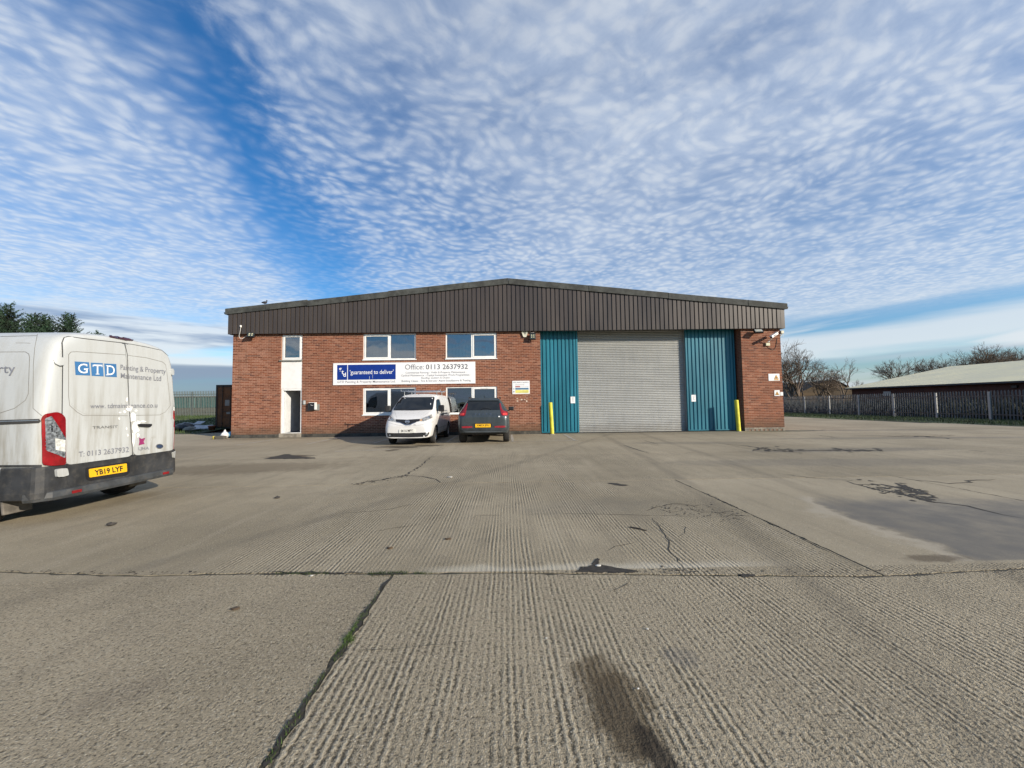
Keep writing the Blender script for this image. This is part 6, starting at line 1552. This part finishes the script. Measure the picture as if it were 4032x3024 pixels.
mb = MB(); mb.box(hx0-ov-.09, hx0-ov+.02, hy0, hy1+ov, he-.13, he-.01); mb.box(hx0-ov, hx1, hy1+ov-.02, hy1+ov+.07, he-.13, he-.012); mb.build('gutter', dg_, H)
mb = MB(); mb.bbox(hx0-.06, hx0-.003, 35.6, 36.3, 1.62, 2.05, .01); mb.build('wall_vent', M('pale_vent', (.42,.42,.40), .6), H)
mb = MB(); mb.bbox(hx0-.14, hx0-.003, 26.6, 26.9, 2.0, 2.2, .02); mb.build('wall_lamp', MAT['dark'], H)
# barn with curved top beyond
Bn = thing('brown_barn', (50, 66, 0), 'brown boarded barn with a rounded gable behind bare trees', 'barn')
bw = M('barn_boards', (.080, .055, .030), .9, var=.3, vs=.6, stretch=(.3,1,3)); bpts = [(42.5, 0), (42.5, .9), (45.1, 2.05), (49.3, 3.85), (50.4, 4.25), (51.35, 4.32), (52.0, 4.2), (53.0, 3.75), (54.2, 3.0), (56.5, 1.7), (56.5, 0)]
for k in range(9):
    z0, z1 = k*.5, k*.5+.485
    # clip the gable outline to this board course
    def xat(z, side):
        seq = bpts[1:6] if side < 0 else bpts[5:10][::-1]
        if z <= seq[0][1]: return seq[0][0]
        for q in range(len(seq)-1):
            if seq[q][1] <= z <= seq[q+1][1]: return seq[q][0]+(seq[q+1][0]-seq[q][0])*(z-seq[q][1])/(seq[q+1][1]-seq[q][1])
        return seq[-1][0]
    if z0 > 4.25: break
    zt = min(z1, 4.31); mb = MB(); mb.prism([(xat(z0, -1), 60, z0), (xat(z0, 1), 60, z0), (xat(zt, 1), 60, zt), (xat(zt, -1), 60, zt)], (0, .06, 0)); mb.build('gable_board', bw, Bn)
mb = MB(); n = len(bpts); mb._add([(x, 59.8, z+.05) for x, z in bpts[1:-1]]+[(x, 80, z+.05) for x, z in bpts[1:-1]], [(i, i+1, n-2+i+1, n-2+i) for i in range(n-3)]); mb.build('roof', M('barn_roof', (.05,.04,.03), .9), Bn)
mb = MB(); mb.prism([(x, 60.07, z-.02) for x, z in bpts[1:-1]]+[(56.5, 60.07, 0), (42.5, 60.07, 0)], (0, 19.8, 0)); mb.build('shell', bw, Bn)

# ------------------------------------------------------------------ trees
bark = M('bare_bark', (.15, .112, .082), .9, var=.3, vs=2); bark2 = M('far_bark', (.17, .125, .105), .95, var=.3, vs=1)
def bare_tree_mesh(seed, h, spread, depth=6, lean=(-.10, 0), trunks=1, twig=.010, dens=1.0):
    rr = random.Random(seed); segs = []
    def grow(p, d, L, r, lv):
        n = 3 if lv < 3 else 2; pts = [p.copy()]; rs_ = [r]
        for i in range(n):
            d = (d+Vector((rr.gauss(0, .13)+lean[0]*.12*lv/3, rr.gauss(0, .13), rr.gauss(0, .08)+.05))).normalized()
            p = p+d*(L/n); pts.append(p.copy()); rs_.append(max(twig*.6, r*(1-.38*(i+1)/n)))
        segs.append((pts, rs_, lv))
        if lv >= depth: return
        nb = max(2, int(round(rr.choice((2, 3, 3, 4))*dens))) if lv < depth-1 else rr.choice((3, 4))
        for k in range(nb):
            t = rr.uniform(.35, 1.0) if k else 1.0
            q = pts[0].lerp(pts[-1], t) if n < 2 else pts[min(n, max(1, int(round(t*n))))]
            ang = rr.uniform(.30, .80)*spread; az = rr.uniform(0, 2*PI)
            e1 = d.cross(Vector((.3, .7, .2))).normalized(); e2 = d.cross(e1)
            nd = (d*math.cos(ang)+(e1*math.cos(az)+e2*math.sin(az))*math.sin(ang)).normalized()
            grow(q.copy(), nd, L*rr.uniform(.62, .84), max(twig, r*rr.uniform(.50, .68)), lv+1)
    for k in range(trunks):
        d = Vector((rr.uniform(-.18, .18)*(trunks > 1), rr.uniform(-.15, .15)*(trunks > 1), 1)).normalized()
        grow(Vector((rr.uniform(-.4, .4)*(trunks > 1), rr.uniform(-.4, .4)*(trunks > 1), -.1)), d, h*.27, h*.018, 0)
    tr, cr_ = MB(), MB()
    for pts, rs_, lv in segs:
        (tr if lv < 2 else cr_).tube(pts, rs_, 6 if lv < 2 else (4 if lv < 4 else 3), cap=False, smooth=True)
    zs = max(p.z for s_ in segs for p in s_[0]); k = h/zs
    out = []
    for mb, nm in ((tr, 'trunk'), (cr_, 'crown')):
        me = bpy.data.meshes.new(nm); me.from_pydata([(v[0]*k, v[1]*k, v[2]*k) for v in mb.v], [], mb.f); me.polygons.foreach_set('use_smooth', [True]*len(mb.f)); me.update(); out.append(me)
    return out
def plant(meshes, loc, rz, s_, label, group, mat):
    t = thing('bare_tree', loc, label, 'tree', group)
    for me, nm in zip(meshes, ('trunk', 'crown')):
        o = obj(nm, me, mat, t); o.rotation_euler.z = rz; o.scale = (s_,)*3
T1 = bare_tree_mesh(3, 9.0, .95, 6, trunks=2, twig=.010); T2 = bare_tree_mesh(8, 8.0, .85, 6, dens=1.1, twig=.010); T3 = bare_tree_mesh(14, 8.0, 1.0, 6, trunks=2, twig=.010); T4 = bare_tree_mesh(23, 10.0, .9, 6, dens=1.15, twig=.012)
g1 = 'bare trees beyond the palisade fence'
for (ms_, x, y, s_, rz, lab) in ((T1, 37.6, 50, 1.05, .4, 'tall dense bare tree rising beside the brick pier'), (T3, 36.3, 53, .90, 2.1, 'twiggy bare tree half hidden behind the warehouse corner'), (T2, 39.6, 51, .88, 1.0, 'slender bare tree left of the brown barn'.replace('left of', 'before')), (T3, 42.9, 49.5, .86, 4.0, 'bare tree with several stems in front of the brown barn gable'), (T2, 41.2, 55, .90, 5.0, 'thin bare tree among the stems behind the barn front'), (T1, 44.5, 54, .70, 3.3, 'spreading bare tree at the barn eaves'), (T2, 47.8, 52, .52, 2.0, 'small bare sapling between barn and cream roof'), (T3, 52.5, 55, .50, 1.2, 'low bushy bare tree beside the cream roof end'),
                                 (T4, 72.5, 70, .92, .3, 'round bare tree standing behind the cream roof slope'), (T1, 76.5, 74, .72, 2.6, 'smaller bare tree beside the round one beyond the roof')):
    plant(ms_, (x, y, 0), rz, s_, lab, g1, bark)
FAR = ['low reddish bare tree where the hall ridge begins', 'tall round reddish bare tree behind the hall ridge', 'narrow reddish bare tree between two round crowns beyond the hall', 'broad reddish bare tree beyond the hall, between narrower ones', 'reddish bare tree in the row beyond the cream hall roof', 'reddish bare tree in the row beyond the cream hall roof', 'small twiggy bare tree at the near end of the reddish row']+['reddish bare tree in the row beyond the cream hall roof']*4
for k, (x, y, s_, ms_) in enumerate(((83, 72, .98, T4), (87, 70, 1.16, T4), (90.5, 73, 1.12, T1), (94, 71, 1.15, T4), (99, 72, 1.12, T4), (104, 73, 1.18, T1), (80, 74, .85, T3), (85, 76, 1.1, T3), (92, 77, 1.2, T3), (97, 76, 1.2, T1), (101, 77, 1.25, T3))):
    plant(ms_, (x, y, 0), k*1.3, s_, FAR[k], 'row of bare trees beyond the hall', bark2)

needle = M('cypress_green', (.022, .050, .026), .8, var=.5, vs=.9); cbark = M('cypress_bark', (.06,.045,.035), .9)
def conifer_meshes(seed, h, rad):
    rr = random.Random(seed); vs = []; fs = []; tr = MB(); tr.tube([(0,0,-.1), (0,0,h*.5), (rr.uniform(-.15,.15),0,h*.97)], [h*.018, h*.011, .012], 7, cap=False); br = []
    nb = int(h*34)
    for k in range(nb):
        z = h*(1-(k/nb)**.75)*.985+.05; f = 1-z/h; L = rad*(.10+f**.8*.95)*rr.uniform(.6, 1.15); az = k*2.399+rr.uniform(-.4, .4)
        up = .75-.65*f+rr.uniform(-.15, .15); d = Vector((math.cos(az), math.sin(az), up)).normalized(); p0 = Vector((0, 0, z))
        n = max(3, int(L/.13))
        for j in range(n):
            t = (j+.6)/n; c = p0+d*L*t+Vector((0, 0, .10*L*t*t))
            wl_ = .16+.20*(1-t)
            for q in range(3):
                sd = Vector((rr.gauss(0, 1), rr.gauss(0, 1), rr.gauss(.25, .6))).normalized(); v_ = (d*1.1+sd).normalized()*wl_*rr.uniform(.8, 1.7); s_ = v_.cross(Vector((rr.gauss(0,1), rr.gauss(0,1), rr.gauss(0,1)))).normalized()*wl_*.24
                b = len(vs); vs += [tuple(c-s_), tuple(c+v_*.5+s_*.9), tuple(c+v_), tuple(c+v_*.45-s_*.9)]; fs.append((b, b+1, b+2, b+3))
        if k % 4 == 0: tr.tube([p0, p0+d*L*.8], [.03*(.3+f), .008], 4, cap=False)
    me = bpy.data.meshes.new('crown'); me.from_pydata(vs, [], fs); me.update()
    mt_ = bpy.data.meshes.new('trunk'); mt_.from_pydata(tr.v, [], tr.f); mt_.update()
    return mt_, me
CM = [conifer_meshes(k, 13.0, 4.8) for k in (1, 2)]
for k, (x, y, s_, rz, lab) in enumerate(((-57.9, 45, 1.045, 0, 'tallest dark green cypress top showing above the large van'), (-55.6, 45.5, .965, 1, 'dark green cypress beside the tallest one above the van roof'), (-53.6, 45, .945, 2, 'middle cypress of the evergreen row above the van roof'), (-51.0, 45, .955, 3.1, 'separate cypress peak nearest the clear sky above the van'), (-60.5, 46, 1.0, 4, 'evergreen cypress at the outer end of the row'), (-48.5, 46, .80, 5.5, 'short cypress tip at the inner end of the row'))):
    t = thing('cypress_tree', (x, y, 0), lab, 'tree', 'row of evergreen cypresses')
    for me, nm, mt_ in ((CM[k % 2][0], 'trunk', cbark), (CM[k % 2][1], 'crown', needle)):
        o = obj(nm, me, mt_, t); o.rotation_euler.z = rz; o.scale = (s_,)*3

ug = []; rq = random.Random(77)  # bramble added behind the fence to darken the view between its pales
for _ in range(9000):
    y_ = rq.uniform(14, 52); x_ = rq.uniform(28.2, 33.5); ug.append((x_, y_, rq.uniform(.05, .25)))
tag(blades('undergrowth', ug, .4, 1.35, .05, M('added_bramble', (.030, .036, .022), .9, var=.4, vs=1.0), 12, .7), 'dark bramble undergrowth added to darken the gaps behind the palisade fence', 'undergrowth', kind='stuff')

# ------------------------------------------------------------------ scraps on the yard
def stick(name, pts, r, label, cat, mat):
    t = thing(name, (pts[0][0], pts[0][1], 0), label, cat); mb = MB(); mb.tube(pts, r, 6); mb.build('stem', mat, t)
a, b_ = gnd('gr', 508, 415), gnd('gr', 582, 431)
stick('twig', [(a[0], a[1], .010), ((a[0]+b_[0])/2, (a[1]+b_[1])/2+.01, .012), (b_[0], b_[1], .009)], [.006, .008, .005], 'thin dark twig lying on the ridged concrete', 'twig', cbark)
leafm = M('dead_leaf', (.085,.055,.03), .8); pale = M('pale_scrap', (.6,.58,.52), .7); dkst = M('dark_stone', (.05,.045,.04), .9)
ri = random.Random(31)
for (k, x, y, s_, mt_, nm, lab) in (('gl', 1017, 768, .022, leafm, 'dead_leaf', 'curled brown leaf alone on the smooth near slab'), ('gl', 480, 406, .035, dkst, 'stone', 'small dark stone on the concrete behind the large van'), ('gl', 1945, 198, .04, pale, 'paper_scrap', 'tiny white paper scrap on the far concrete'), ('gr', 585, 857, .006, pale, 'pebble', 'white pebble on the ridged concrete past the oil stain'), ('gr', 148, 897, .006, pale, 'pebble', 'white pebble on the ridged concrete by the mossy joint'), ('gr', 545, 1115, .005, pale, 'pebble', 'white pebble beside the oil stain'), ('gl', 1935, 465, .025, leafm, 'dead_leaf', 'flattened leaf on the ridged concrete past the weedy joint'), ('gl', 1685, 505, .025, leafm, 'dead_leaf', 'small dead leaf just past the weedy joint'), ('gl', 1345, 625, .012, pale, 'paper_scrap', 'tiny white paper scrap caught in the weedy joint'), ('gr', 372, 581, .02, pale, 'paper_scrap', 'white scrap in the broken joint edge'), ('gl', 1198, 288, .03, dkst, 'stone', 'small dark stone on the concrete near the long crack')):
    x_, y_ = gnd(k, x, y)
    t = thing(nm, (x_, y_, 0), lab, nm.replace('_', ' '))
    bm = bmesh.new(); bmesh.ops.create_icosphere(bm, subdivisions=2, radius=s_)
    fl = .25 if 'leaf' in nm or 'paper' in nm else .65
    for v in bm.verts:
        n_ = 1+mnoise.noise(v.co*60+Vector((x_, y_, 0)))*.5; v.co = Vector((x_+v.co.x*n_*1.3, y_+v.co.y*n_, .004+max(0, (v.co.z+s_*.7)*fl*n_)))
    mb = MB(); mb.bm(bm, smooth=True); mb.build('leaf_blade' if 'leaf' in nm else 'lump', mt_, t)
